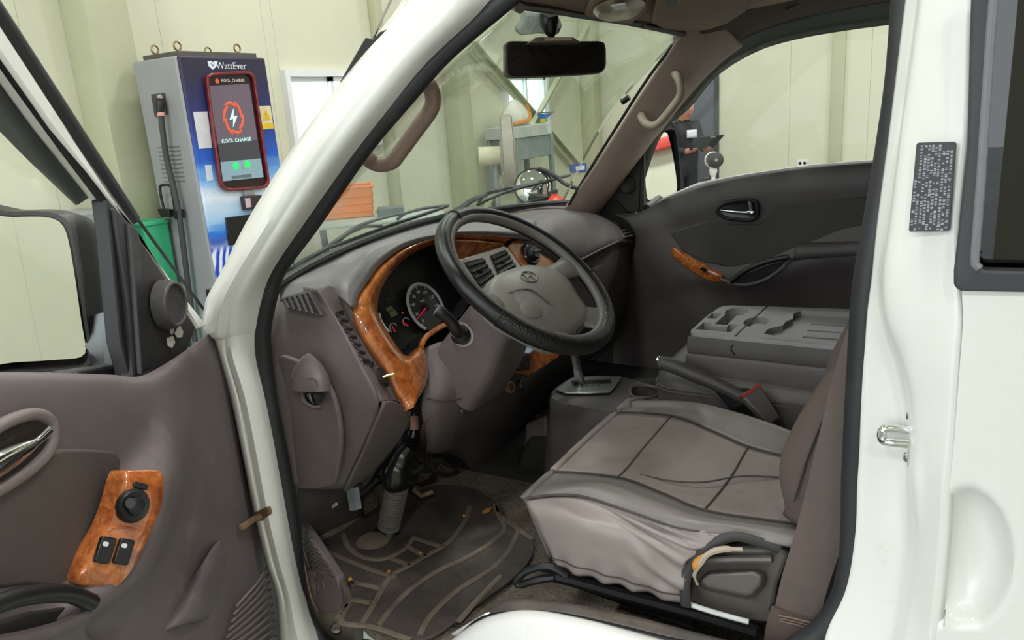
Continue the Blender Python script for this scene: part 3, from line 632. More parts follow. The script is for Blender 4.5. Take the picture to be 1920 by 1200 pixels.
# far window: frame, visor, glass
top_o = [(1150, 380), (1194, 252), (1284, 146), (1342, 90), (1412, 46), (1514, 14), (1614, -6), (1700, -18), (1810, -36)]
top_v = [(1185, 420), (1236, 262), (1296, 200), (1345, 142), (1420, 96), (1500, 72), (1600, 55), (1700, 42), (1810, 26)]
obj('rain_visor', MB().ring(even(cr([P(a, b, y=1.63) for a, b in top_o], 60), 60)+[P(1810, -40, y=1.63)], even(cr([P(a, b, y=1.62) for a, b in top_v], 60), 60)+[P(1810, 0, y=1.62)], (0, .004, 0)), SMOKE, pdoor, smooth=False) if False else None
vr = [even(cr([P(a, b, y=1.60+.0) for a, b in top_o], 60), 60), even(cr([P(a, b, y=1.625) for a, b in top_v], 60), 60)]
obj('rain_visor', MB().grid(vr, 60, 4), plain('smoked_visor_far', (86, 92, 82), .35, var=.05), pdoor, solid=.004)
obj('window_glass', MB().prism([P(a, b, y=1.59) for a, b in [(1208, 396), (1236, 250), (1345, 120), (1420, 70), (1600, 30), (1810, -10), (1810, 296), (1640, 302), (1480, 318), (1330, 345), (1240, 376)]], (0, .004, 0)), SGLASS, pdoor, smooth=False)
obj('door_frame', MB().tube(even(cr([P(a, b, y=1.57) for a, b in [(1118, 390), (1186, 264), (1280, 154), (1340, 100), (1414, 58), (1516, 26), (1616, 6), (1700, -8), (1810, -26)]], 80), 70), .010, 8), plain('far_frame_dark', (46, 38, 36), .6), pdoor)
obj('division_bar', MB().prism([P(a, b, y=1.575) for a, b in ((1198, 258), (1208, 254), (1206, 396), (1194, 400))], (0, .02, 0)), BLACKPL, pdoor, bevel=.003)
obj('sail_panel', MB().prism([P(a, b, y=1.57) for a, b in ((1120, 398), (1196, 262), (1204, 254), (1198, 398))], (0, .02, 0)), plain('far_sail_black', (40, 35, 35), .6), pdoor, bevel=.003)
obj('tweeter', MB().lathe([(.030, -.004), (.029, .008), (.024, .012), (.021, .009), (0, .007)], P(1176, 347, y=1.568), (0, -1, 0), 28), plain('far_tweeter', (52, 48, 48), .6), pdoor)
# far wing mirror seen through the glass
N2 = V((.86, -.51, .19)).normalized(); Q0 = V((.10, 1.80, 1.2)); ML2 = V((0, 0, 1)).cross(N2)
def M2(pts, off=0): return [PL(a, b, Q0+N2*off, N2) for a, b in pts]
rim2 = even(cr(M2([(1207, 262), (1232, 246), (1258, 240), (1268, 246), (1274, 290), (1278, 340), (1276, 366), (1262, 374), (1220, 380), (1212, 376), (1208, 320)]), 60, True), 60, True)
gl2 = even(cr(M2([(1209, 270), (1232, 252), (1250, 247), (1256, 256), (1264, 290), (1271, 336), (1271, 358), (1260, 367), (1222, 374), (1216, 370), (1211, 320)]), 60, True), 60, True); c2_ = sum(rim2, V())/60
obj('mirror_housing', MB().grid([[c2_+(p-c2_)*.96-N2*.02 for p in rim2], [c2_+(p-c2_)*.96 for p in rim2], rim2, [p-N2*.04+ML2*.008 for p in rim2], [c2_+(p-c2_)*.8-N2*.09+ML2*.012 for p in rim2], [c2_-N2*.11]*60], cu=True), BLACKPL, pdoor, sharp=50)
obj('mirror_glass', MB().prism([p-N2*.008 for p in gl2], -N2*.004), MIRROR, pdoor, smooth=False)
obj('mirror_arm', MB().tube([P(1236, 374, y=1.80), P(1222, 384, y=1.72), P(1212, 392, y=1.60)], .016, 8), BLACKPL, pdoor)
# ------------------------------------------------------------------ windscreen, wipers, roof
FRIT = plain('black_glass_border', (18, 18, 19), .4)
WB = [V(p) for p in ((.05, .06, 1.20), (-.03, .3, 1.215), (-.085, .55, 1.222), (-.10, .8, 1.225), (-.085, 1.05, 1.215), (-.05, 1.3, 1.20), (-.015, 1.47, 1.185))]
WT = [V(p) for p in ((.56, .22, 1.655), (.455, .40, 1.685), (.415, .60, 1.697), (.40, .8, 1.70), (.41, 1.0, 1.698), (.42, 1.2, 1.692), (.44, 1.39, 1.682))]
WM = [(a+b)/2+V((-.028, 0, .028)) for a, b in zip(WB, WT)]
ws = obj('windscreen', MB().grid([WB, WM, WT], 40, 24), WGLASS, truck, solid=.005)
tag(ws, 'large clear windscreen with a faint green tint')
gp_ = cr(WB, 60)
obj('windscreen_gasket', MB().tube([p+V((.012, 0, .004)) for p in gp_], .010, 8, flat=(1.3, .8), up=(0, 0, 1)), FRIT, ws)
obj('windscreen_gasket', MB().tube(cr([P(1066, 384, y=1.43), P(1112, 308, y=1.43), P(1160, 232, y=1.42), P(1214, 148, y=1.41), P(1262, 84, y=1.40), P(1278, 62, y=1.39)], 40), .005, 8), FRIT, ws)
obj('gasket_clip', MB().tube([P(1166, 192, y=1.41), P(1180, 182, y=1.41)], .009, 8), FRIT, ws)
WN = V((-.714, 0, .70)); W0 = V((-.085, .8, 1.22))
def WP(pts, h): return [PL(a, b, W0+WN*h, WN) for a, b in pts]
WIPM = plain('wiper_black', (52, 56, 58), .5, var=.1)
def wiper(arm, blade, frame):
    a_ = cr(WP(arm, .045), 30); o = obj('wiper', MB().tube(a_, [.011-.005*i/29 for i in range(30)], 8, flat=(1, .6)), WIPM, truck)
    b_ = cr(WP(blade, .030), 30); obj('wiper_blade', MB().tube(b_, .0055, 6, flat=(.7, 1.2)), WIPM, o)
    for f_ in frame: obj('blade_bow', MB().tube(cr(WP(f_, .045), 12), .0045, 6), WIPM, o)
    return o
wiper([(520, 540), (560, 496), (600, 473), (640, 445), (672, 424), (720, 408), (758, 400)], [(620, 464), (680, 442), (740, 420), (800, 400), (840, 386)], [[(630, 458), (650, 440), (676, 428)], [(672, 428), (690, 424), (716, 424)], [(744, 412), (760, 400), (794, 391)], [(780, 394), (800, 390), (836, 386)]])
wiper([(755, 446), (801, 417), (850, 398), (888, 374), (922, 360), (960, 352), (1000, 345)], [(895, 384), (950, 360), (1010, 344), (1068, 329)], [[(896, 380), (912, 362), (932, 356)], [(930, 358), (950, 352), (976, 352)], [(1000, 346), (1020, 338), (1046, 336)], [(1020, 340), (1040, 334), (1066, 328)]])
# round convex mirror on a bent arm at the far front corner
cm = P(1000, 350, y=1.52); ca = (CAM-cm).normalized(); ca = (ca+V((0, -.2, .45))).normalized()
cmo = obj('corner_mirror', MB().lathe([(0, .034), (.026, .031), (.046, .023), (.060, .010), (.066, 0)], cm, ca, 32), MIRROR, truck)
tag(cmo, 'round convex mirror on a bent black arm outside the windscreen')
obj('mirror_rim', MB().lathe([(.066, .002), (.070, .002), (.070, -.008), (.04, -.028), (0, -.032)], cm, ca, 32), BLACKPL, cmo)
obj('mirror_arm', MB().tube(cr([cm-ca*.03, P(1004, 322, y=1.54), P(1018, 318, y=1.55), P(1040, 330, y=1.55), P(1062, 346, y=1.55), P(1090, 356, y=1.55), P(1120, 372, y=1.55)], 30), .0075, 8), BLACKPL, cmo)
# headliner
rows = []
for i in range(15):
    t_ = i/14; r_ = []
    for j in range(25):
        v = j/24; a = cr(WT, 25)[j]
        x_ = a.x+(1.5-a.x)*t_; y_ = .20+v*1.34 if t_ > 0 else a.y
        y_ = a.y*(1-min(1, t_*4))+(.20+v*1.34)*min(1, t_*4)
        z_ = 1.70+.035*min(1, t_*3) if i else a.z
        if v > .8: z_ += .012*((v-.8)/.2)
        r_.append(V((x_, y_, z_)))
    rows.append(r_)
hl = obj('headliner', MB().grid(rows), HEAD, truck, solid=.01, off=1)
tag(hl, 'brown fabric headliner')
def Z(pts, z): return [P(a, b, z=z) for a, b in pts]
obj('header_lip', MB().tube([p+V((.004, 0, -.004)) for p in cr(WT, 40)], .008, 8), TRIMD, hl)
# sun visors, lamp console, clip
VISM = plain('visor_vinyl', (156, 136, 118), .75, var=.06, vscale=14, grain=.3, gscale=900)
obj('sun_visor', MB().prism([P(a, b, z=1.685) for a, b in ((1222, 44), (1240, 54), (1266, 60), (1318, 60), (1366, 44), (1400, 22), (1408, 8), (1396, -30), (1300, -60), (1236, -20))], (0, 0, .016)), VISM, hl, bevel=.006, seg=3)
obj('sun_visor', MB().prism([P(a, b, z=1.70) for a, b in ((950, 10), (1010, 26), (1088, 32), (1108, 18), (1112, -20), (1040, -60), (960, -40))], (0, 0, .016)), VISM, hl, bevel=.006, seg=3)
obj('visor_pivot', MB().prism([P(a, b, z=1.682) for a, b in ((1244, 0), (1252, 18), (1262, 19), (1275, 8), (1277, -20), (1244, -20))], (0, 0, .02)), BLACKPL, hl, bevel=.004)
lc = obj('lamp_console', MB().prism([P(a, b, z=1.688) for a, b in ((1096, 30), (1140, 42), (1185, 46), (1212, 24), (1224, -30), (1120, -30))], (0, 0, .02)), HEAD, hl, bevel=.006)
le = cr([P(a, b, z=1.684) for a, b in ((1112, 22), (1122, 8), (1160, -4), (1206, 2), (1204, 18), (1180, 30), (1140, 34), (1120, 30))], 40, True); lcn = sum(le, V())/40
obj('lamp_lens', MB().grid([le, [lcn+(p-lcn)*.8+V((0, 0, -.010)) for p in le], [lcn+V((0, 0, -.012))]*40], cu=True), plain('frosted_lamp_lens', (176, 160, 140), .25, var=.1), lc)
obj('lens_tab', MB().prism([P(a, b, z=1.668) for a, b in ((1146, 12), (1172, 8), (1178, 16), (1154, 21))], (0, 0, .003)), PVC, lc, smooth=False)
obj('coat_hook', MB().lathe([(.012, 0), (.012, .003), (.007, .005), (.005, .008), (.006, .010), (0, .011)], P(1204, 42, z=1.686), (0, 0, -1), 16), TRIMD, hl)
# roof rail beside the far door
RR = [[P(a, b, y=c_) for a, b, c_ in r_] for r_ in (
    ((1296, 36, 1.38), (1334, 86, 1.50), (1346, 100, 1.56)), ((1356, 2, 1.38), (1390, 52, 1.51), (1400, 64, 1.57)), ((1416, -25, 1.38), (1462, 26, 1.51), (1474, 36, 1.57)),
    ((1510, -50, 1.38), (1550, 6, 1.51), (1560, 16, 1.57)), ((1640, -80, 1.38), (1650, -12, 1.51), (1660, -2, 1.57)), ((1800, -100, 1.38), (1800, -36, 1.51), (1800, -24, 1.57)))]
obj('roof_rail', MB().grid(RR, 10, 30), plain('brown_rail', (86, 68, 62), .7, var=.06), hl, solid=.008)
obj('rail_handle_cap', MB().prism([P(a, b, y=1.485) for a, b in ((1474, 22), (1500, 10), (1502, -20), (1468, -14))], (0, -.012, 0)), TRIMD, hl, bevel=.004)
# far front pillar trim with its grab handle
FP_ = [[P(a, b, y=c_) for a, b, c_ in r_] for r_ in (
    ((1300, 24, 1.385), (1330, 36, 1.43), (1364, 56, 1.48), (1392, 84, 1.56)), ((1276, 62, 1.39), (1300, 74, 1.43), (1330, 92, 1.48), (1352, 114, 1.56)), ((1244, 112, 1.405), (1268, 122, 1.44), (1296, 138, 1.49), (1312, 152, 1.56)), ((1206, 168, 1.41), (1230, 180, 1.445), (1256, 194, 1.50), (1268, 204, 1.57)),
    ((1156, 246, 1.42), (1180, 256, 1.45), (1204, 268, 1.505), (1212, 276, 1.57)), ((1110, 316, 1.43), (1134, 326, 1.46), (1158, 334, 1.51), (1166, 340, 1.57)), ((1060, 386, 1.43), (1084, 392, 1.46), (1108, 396, 1.51), (1122, 400, 1.57)), ((1040, 420, 1.43), (1070, 424, 1.46), (1094, 428, 1.51), (1108, 432, 1.57)))]
PILT = plain('taupe_pillar_trim', (176, 155, 146), .6, var=.06, vscale=12, grain=.2, gscale=900)
fp = obj('pillar_trim', MB().grid(FP_, 16, 50), PILT, truck, solid=.006)
tag(fp, 'taupe far windscreen pillar trim with a matching grab handle')
gh = [P(1262, 136, y=1.455), P(1270, 144, y=1.41), P(1276, 158, y=1.395), P(1276, 178, y=1.395), P(1262, 200, y=1.395), P(1240, 226, y=1.395), P(1226, 236, y=1.395), P(1212, 232, y=1.40), P(1203, 220, y=1.42), P(1206, 212, y=1.46)]
obj('grab_handle', MB().tube(cr(gh, 60), .0125, 12), plain('handle_taupe', (160, 146, 132), .45, var=.05), fp)
# near pillar grab handle, brown
HB = plain('handle_brown', (142, 120, 112), .42, var=.06, vscale=30)
ngh = [P(770, 152, y=.15), P(792, 152, y=.19), P(806, 164, y=.21), P(812, 186, y=.215), P(806, 208, y=.21), P(780, 244, y=.20), P(752, 282, y=.19), P(736, 302, y=.185), P(716, 308, y=.18), P(698, 304, y=.17), P(682, 290, y=.15), P(664, 276, y=.13)]
nh = obj('grab_handle', MB().tube(cr(ngh, 70), .0138, 14), HB, truck); tag(nh, 'brown grab handle on the near windscreen pillar')
# ------------------------------------------------------------------ interior mirror
rm = [P(a, b, d=1.62+.0006*(a-950)) for a, b in ((948, 84), (952, 78), (960, 77), (1030, 78), (1124, 77), (1133, 80), (1136, 90), (1136, 124), (1131, 134), (1120, 137), (1040, 142), (960, 145), (951, 142), (948, 134))]
rmc = sum(rm, V())/len(rm); rn = (rm[12]-rm[0]).cross(rm[5]-rm[0]).normalized(); rn = rn if rn.dot(CAM-rmc) > 0 else -rn
lo_ = even(rm, 80, True)
DKM = plain('mirror_case_brown', (92, 78, 70), .5)
rv = obj('rear_view_mirror', MB().grid([[rmc+(p-rmc)*.94+rn*-.001 for p in lo_], [rmc+(p-rmc)*.965 for p in lo_], lo_, [p-rn*.012 for p in lo_], [rmc+(p-rmc)*.8-rn*.03 for p in lo_], [rmc-rn*.034]*80], cu=True), DKM, truck, sharp=50)
tag(rv, 'wide dark interior mirror hanging from the windscreen header')
obj('mirror_face', MB().prism([rmc+(p-rmc)*.962+rn*.0004 for p in lo_], rn*-.003), plain('dark_mirror_face', (34, 30, 31), .08, var=.05, spec=.6), rv, smooth=False)
obj('mirror_cap', MB().prism([P(a, b, d=1.625) for a, b in ((992, 80), (1003, 70), (1016, 69), (1074, 69), (1082, 74), (1092, 79))], rn*-.02), DKM, rv, bevel=.002)
obj('cap_label', MB().prism([P(a, b, d=1.622) for a, b in ((1020, 71), (1072, 70), (1073, 76), (1022, 77))], rn*.001), plain('cap_label_pale', (178, 150, 132), .5), rv, smooth=False)
obj('mirror_stalk', MB().lathe([(.004, .0), (.014, .012), (.020, .03), (.021, .045), (.016, .06), (.0, .064)], P(1035, 72, d=1.64), V((-.12, 0, 1)), 20), BLACKG, rv)
obj('mirror_mount', MB().prism([P(a, b, d=1.70) for a, b in ((988, 26), (1050, 32), (1056, 48), (1048, 66), (1010, 64), (976, 68), (974, 58), (984, 44))], (-.02, .01, .01)), plain('mount_grey', (112, 118, 110), .4), rv, bevel=.006)
# ------------------------------------------------------------------ dashboard
DASHT = plain('dash_top_grey', (128, 123, 125), .42, var=.06, vscale=10, grain=.2, gscale=900)
FT_ = radians(25); FN = V((cos(FT_), 0, sin(FT_))); F0 = V((.2, 0, 1.1))
def F(px, py, h=0): return PL(px, py, F0+FN*h, FN)
def FPt(pts, h=0): return [F(a, b, h) for a, b in pts]
# hood and top pad
TO = [(748, 735), (727, 693), (693, 643), (672, 602), (667, 577), (673, 553), (693, 523), (713, 497), (747, 470), (780, 456), (813, 448), (850, 442), (900, 442), (950, 446), (1000, 450), (1060, 470)]
TI = [(803, 690), (762, 668), (735, 635), (716, 604), (709, 587), (709, 570), (716, 543), (730, 518), (752, 492), (783, 471), (813, 459), (850, 453), (890, 455), (944, 459), (1000, 470), (1050, 490)]
# hood: trim edge -> lip -> crest -> back down to the glass
HA = [F(a, b, .018) for a, b in TO[4:15]]
HB1 = [F(a, b, .022) for a, b in ((658, 572), (662, 546), (682, 514), (704, 487), (742, 460), (777, 446), (812, 439), (850, 433), (900, 431), (950, 432), (1000, 434))]
HC = [P(a, b, x=x_) for a, b, x_ in ((640, 560, .17), (642, 532, .16), (662, 500, .145), (692, 466, .125), (738, 447, .115), (776, 438, .11), (812, 431, .11), (852, 427, .11), (900, 423, .11), (950, 418, .11), (1000, 412, .11))]
HD = [P(606, 540, x=.10), P(610, 520, x=.075), P(628, 505, x=.055), V((.04, .36, 1.205)), V((.02, .44, 1.215)), V((.01, .52, 1.215)), V((.0, .60, 1.215)), V((0, .68, 1.215)), V((0, .78, 1.215)), V((0, .88, 1.21)), V((0, 1.0, 1.21))]
HE = [P(524, 562, x=.055), P(530, 532, x=.03)]+[V((p.x+.006, p.y, p.z-.004)) for p in even(cr(WB, 60), 60)[8:45:4][:9]]
dash = obj('dashboard', MB().grid([HA, HB1, HC, HD, HE], 60, 34), DASHT, truck, solid=.006, sharp=70)
tag(dash, 'brown grey dashboard with burl wood trim around the instruments')
# left band with the vent slots: crease - band - edge of the trim
CRS = [(600, 541), (622, 576), (650, 624), (680, 682), (706, 732), (717, 752)]
BAND = [[P(a, b, y=.135) for a, b in CRS], [F(a, b, -.004) for a, b in ((620, 535), (640, 568), (666, 614), (698, 668), (728, 722), (744, 752))], [F(a, b, .004) for a, b in ((648, 556), (664, 590), (676, 616), (708, 668), (738, 720), (764, 770))]]
obj('dash_band', MB().grid(BAND, 40, 16), TRIM, dash, solid=.006, sharp=70)
for i, (a, b) in enumerate(((632, 590), (640, 605), (648, 621), (656, 636), (664, 650), (672, 665), (680, 680))):
    c_ = F(a+5, b-2, .0105); obj('vent_slot', MB().prism(loop2(c_, V((0, 1, 0)), V((-sin(FT_), 0, cos(FT_))), rrect(.020, .009, .002, 3)), FN*.0015), BLACKPL, dash, smooth=False)
for a, b in ((638, 597), (646, 613), (654, 628), (662, 643), (670, 657), (678, 672)):
    obj('slot_fin', MB().tube([F(a-6, b-8, .012), F(a+12, b+2, .012)], .0016, 6), TRIMD, dash)
obj('band_button', MB().prism(loop2(F(696, 683, .006), V((0, 1, 0)), V((-sin(FT_), 0, cos(FT_))), rrect(.010, .011, .002, 3)), FN*.003), BLACKPL, dash, bevel=.001)
# toggle switch on its oval plate
tg = F(717, 707, .012); tup = (F(708, 690)-F(726, 724)).normalized(); trt = tup.cross(FN)
obj('toggle_rim', MB().prism([tg+trt*(.0105*cos(a))+tup*(.021*sin(a)) for a in [2*pi*k/28 for k in range(28)]], FN*.003), BLACKPL, dash, bevel=.001)
obj('toggle_plate', MB().prism([tg+FN*.003+trt*(.007*cos(a))+tup*(.0155*sin(a)) for a in [2*pi*k/28 for k in range(28)]], FN*.002), plain('brass_plate', (150, 142, 124), .35, metal=1), dash)
obj('toggle_lever', MB().tube([F(718, 708, .015), F(728, 704, .022), F(738, 702, .028)], [.0032, .0026, .0034], 8), plain('brass_lever', (190, 176, 130), .25, metal=1), dash)
# burl wood surround
def woodgrid(pairs, hb=.016):
    rows = []
    for (o1, i1) in pairs:
        a = F(*o1, .010); d = F(*i1, -.008); b = a.lerp(d, .28)+FN*hb; c_ = a.lerp(d, .66)+FN*hb*.85; rows.append([a-FN*.012, a, b, c_, d, d-FN*.014])
    return MB().grid(rows, 22, 100)
tail = [((764, 769), (768, 764)), ((757, 752), (796, 727)), ((748, 735), (803, 690)), ((738, 714), (792, 650)), ((727, 693), (763, 667))]
wt = obj('wood_surround', woodgrid(tail+list(zip(TO[2:14], TI[2:14]))), WOOD, dash, sharp=75); tag(wt, 'glossy burl wood instrument surround')
obj('wood_lip', MB().tube(cr(FPt([(790, 650), (796, 636), (806, 626), (828, 612), (850, 604)], -.004), 20), .006, 8), WOOD, dash)
# cluster well and face
CL = [(944, 459), (890, 455), (850, 453), (813, 459), (783, 471), (752, 492), (730, 518), (716, 543), (709, 570), (709, 587), (716, 604), (735, 635), (761, 667), (790, 652), (800, 630), (830, 610), (866, 590), (890, 540), (915, 490)]
CLP = even(cr(FPt(CL, -.006), 120, True), 100, True); clc = sum(CLP, V())/100
BLK = plain('cluster_black', (16, 16, 18), .5, var=.1)
well = [CLP, [p-FN*.03 for p in CLP], [clc+(p-clc)*.97-FN*.055 for p in CLP], [clc+(p-clc)*.5-FN*.056 for p in CLP], [clc-FN*.056]*100]
cl = obj('cluster_well', MB().grid(well, cu=True), BLK, dash, sharp=50); tag(cl, 'black instrument cluster with a pale ringed speedometer')
CH = -.052; FU = V((-sin(FT_), 0, cos(FT_))); FR = V((0, 1, 0))
s0 = F(797, 577, CH); sr_ = (F(762, 561, CH)-s0).length
RING = plain('pale_dial_ring', (170, 172, 176), .35, var=.05); DIAL = plain('dial_dark', (24, 26, 30), .4, var=0); RED = plain('needle_red', (214, 34, 60), .4, var=0, emit=.25)
def arc(c_, r_, a0, a1, n=50): return [c_+FR*(r_*cos(radians(a0+(a1-a0)*k/(n-1))))+FU*(r_*sin(radians(a0+(a1-a0)*k/(n-1)))) for k in range(n)]
obj('speedometer_ring', MB().tube(arc(s0+FN*.004, sr_, -45, 232), .0035, 8, flat=(1.2, .7), up=FN), RING, dash)
obj('speedometer_dial', MB().lathe([(0, .001), (sr_*.96, .001), (sr_*.96, -.001)], s0, FN, 40), DIAL, dash)
PR = plain('dial_print', (190, 196, 202), .5, var=0)
m = MB()
for k in range(33):
    a = radians(222-264*k/32); l_ = .88 if k % 4 else .83; t0 = s0+FN*.0018; d_ = FR*cos(a)+FU*sin(a); s_ = FU*cos(a)-FR*sin(a); wv = .0007 if k % 4 else .0012
    m.add([t0+d_*sr_*.93-s_*wv, t0+d_*sr_*.93+s_*wv, t0+d_*sr_*l_+s_*wv, t0+d_*sr_*l_-s_*wv], [(0, 1, 2, 3)])
obj('dial_ticks', m, PR, dash, smooth=False)
for k in range(9):
    a = radians(222-264*k/8); text('dial_number', str(20*k), sr_*.20, s0+FN*.0022+(FR*cos(a)+FU*sin(a))*sr_*.68, FR, FU, PR, dash, .0002)
text('dial_unit', 'km/h', sr_*.15, s0+FN*.0022+FU*sr_*.3, FR, FU, PR, dash, .0002)
obj('needle', MB().tube([s0+FN*.006+(F(802, 570, CH)-s0)*.5, s0+FN*.006, F(783, 597, CH+.006)], [.0022, .0024, .0009], 6), RED, dash)
obj('needle_cap', MB().lathe([(.008, 0), (.007, .006), (0, .008)], s0+FN*.003, FN, 20), BLACKPL, dash)
for (gx, gy, gr, ta, tb) in ((738, 617, .0125, 738, 608), (762, 606, .0115, 756, 600)):
    g0 = F(gx, gy, CH); obj('gauge_arc', MB().tube(arc(g0+FN*.002, gr, 20, 200, 20), .0008, 6), PR, dash)
    obj('needle', MB().tube([F(gx+3, gy+5, CH+.004), F(ta-3, tb+2, CH+.004)], [.0018, .0007], 6), RED, dash)
obj('warning_lamp', MB().lathe([(0, .002), (.0018, .002), (.0018, 0)], F(754, 587, CH), FN, 10), plain('amber_lamp', (220, 90, 40), .4, emit=.3), dash)
LCD = plain('olive_lcd', (96, 98, 62), .3, var=.05)
for a, b, w_, h_ in ((730, 579, .021, .009), (737, 588, .022, .012)): obj('lcd_window', MB().prism(loop2(F(a, b, CH+.001), FR, FU, rrect(w_, h_, .001, 3)), FN*.001), LCD, dash, smooth=False)
for a, b in ((733, 545), (726, 562), (732, 560), (738, 558)): obj('telltale', MB().lathe([(0, .001), (.0022, .001), (.0022, 0)], F(a, b, CH), FN, 10), plain('dim_telltale', (70, 72, 76), .5), dash)
obj('cluster_edge', MB().tube(cr(FPt([(711, 588), (714, 600), (721, 612), (729, 622)], -.012), 14), .004, 6, flat=(1.4, .6)), plain('pale_edge', (200, 200, 196), .35), dash)
# sloping wood between cluster and centre vents
obj('wood_brow', MB().grid([FPt([(846, 448), (890, 450), (944, 456)], .006), FPt([(850, 470), (892, 472), (950, 464)], -.012), FPt([(862, 488), (900, 478), (952, 466)], -.02)], 16, 10), WOOD, dash, solid=.004)
# centre vents with silver bezel
SILV = plain('silver_bezel', (168, 160, 156), .35, metal=.35, var=.04)
vb_o = [(858, 488), (944, 460), (953, 464), (992, 520), (985, 535), (900, 570), (893, 564)]
vo = FPt(vb_o, .004); 
vent = obj('vent_bezel', MB().prism(vo, FN*-.02), SILV, dash, bevel=.003)
def vent_core(q, nslat):
    a, b, c_, d = FPt(q, .006)
    obj('vent_core', MB().prism([a, b, c_, d], FN*-.016), BLK, dash, smooth=False)
    for k in range(nslat):
        t_ = (k+.7)/(nslat+.4); p, q_ = a.lerp(d, t_), b.lerp(c_, t_)
        obj('vent_slat', MB().tube([p+FN*.002, q_+FN*.002], .0032, 6, flat=(1.4, .5), up=FN), BLACKG, dash)
    obj('vent_tab', MB().tube([(a+b+c_+d)/4+FN*.002, (a+b+c_+d)/4+FN*.008], .0035, 8), BLACKPL, dash)
vent_core([(871, 492), (905, 483), (928, 521), (903, 541)], 4); vent_core([(920, 479), (947, 468), (968, 502), (937, 520)], 4)
# wood panel right of the vents with a round dial
wr = FPt([(952, 462), (968, 447), (990, 449), (1040, 486), (1046, 520), (1010, 540), (992, 520)], .002)
obj('wood_panel', MB().prism(wr, FN*-.015), WOOD, dash, bevel=.003)
kd = F(993, 478, .003)
obj('dial_knob', MB().lathe([(.031, 0), (.031, .006), (.028, .009), (.020, .0085), (.0185, .020), (.016, .023), (0, .023)], kd, FN, 30), BLACKPL, dash)
obj('knob_grip', MB().box(kd+FN*.025, (.008, .034, .008), Matrix((FN, FR, FU)).transposed()), BLACKG, dash, bevel=.002)
for a, b in ((983, 463), (1004, 470), (981, 484)): obj('dial_mark', MB().lathe([(0, .0095), (.003, .0095), (.003, .008)], F(a, b, .003), FN, 8), PR, dash)
# centre stack below (hidden mostly by the wheel) and radio face
obj('radio_face', MB().prism(FPt([(905, 575), (985, 540), (1050, 520), (1090, 600), (1080, 650), (990, 660), (945, 680)], -.012), FN*-.03), plain('radio_dark', (34, 34, 36), .4), dash, bevel=.004)
# main face below the hood on the passenger's side
PG = [[P(a, b, x=c_) for a, b, c_ in r_] for r_ in (
    ((900, 418, -.06), (960, 398, -.06), (1010, 389, -.055), (1050, 386, -.045), (1090, 388, -.02), (1130, 394, .0), (1168, 402, .02)),
    ((905, 428, .04), (960, 412, .04), (1012, 400, .04), (1058, 396, .045), (1104, 396, .06), (1140, 402, .07), (1176, 410, .08)),
    ((930, 436, .11), (985, 424, .13), (1034, 412, .14), (1078, 408, .145), (1120, 410, .15), (1152, 418, .15), (1184, 424, .15)),
    ((950, 446, .15), (1010, 446, .19), (1050, 444, .205), (1096, 436, .21), (1134, 434, .21), (1162, 438, .20), (1192, 442, .19)),
    ((980, 470, .17), (1030, 484, .20), (1062, 490, .225), (1090, 484, .235), (1130, 464, .24), (1164, 452, .22), (1197, 460, .20)),
    ((990, 490, .165), (1040, 500, .18), (1070, 502, .19), (1096, 496, .20), (1136, 478, .205), (1168, 464, .20), (1199, 474, .19)),
    ((1010, 540, .165), (1050, 540, .18), (1082, 530, .19), (1110, 524, .20), (1146, 512, .205), (1176, 504, .20), (1200, 500, .19)),
    ((1030, 600, .15), (1060, 600, .16), (1094, 592, .17), (1124, 584, .18), (1156, 574, .18), (1180, 566, .18), (1200, 556, .17)),
    ((1040, 650, .12), (1066, 650, .12), (1100, 650, .12), (1130, 646, .12), (1160, 636, .12), (1176, 626, .12), (1190, 616, .12)))]
obj('passenger_dash', MB().grid(PG, 44, 60), TRIM, dash, solid=.006, sharp=70)
obj('airbag_seam', MB().tube(cr([P(a, b, x=c_) for a, b, c_ in ((1046, 500, .215), (1086, 488, .238), (1130, 466, .243), (1160, 452, .226))], 24), .0028, 6), TRIML, dash)
obj('glovebox_handle', MB().prism([P(a, b, x=.215) for a, b in ((1108, 504), (1128, 495), (1126, 503), (1112, 510))], (.006, 0, 0)), TRIML, dash, bevel=.001)
ev = [P(a, b, x=c_) for a, b, c_ in ((1144, 409, .105), (1166, 408, .105), (1190, 446, .205), (1168, 450, .215))]
en = (ev[1]-ev[0]).cross(ev[3]-ev[0]).normalized(); en = en if en.dot(CAM-ev[0]) > 0 else -en
obj('end_vent', MB().prism([p+en*.004 for p in ev], en*.006), TRIM, dash, bevel=.002)
ec = [sum(ev, V())/4+(p-sum(ev, V())/4)*.86 for p in ev]
obj('end_vent_core', MB().prism([p+en*.0095 for p in ec], en*.002), BLK, dash, smooth=False)
for k in range(6): t_ = (k+.5)/6; obj('vent_slat', MB().tube([ec[0].lerp(ec[3], t_)+en*.012, ec[1].lerp(ec[2], t_)+en*.012], .0022, 6), TRIML, dash)
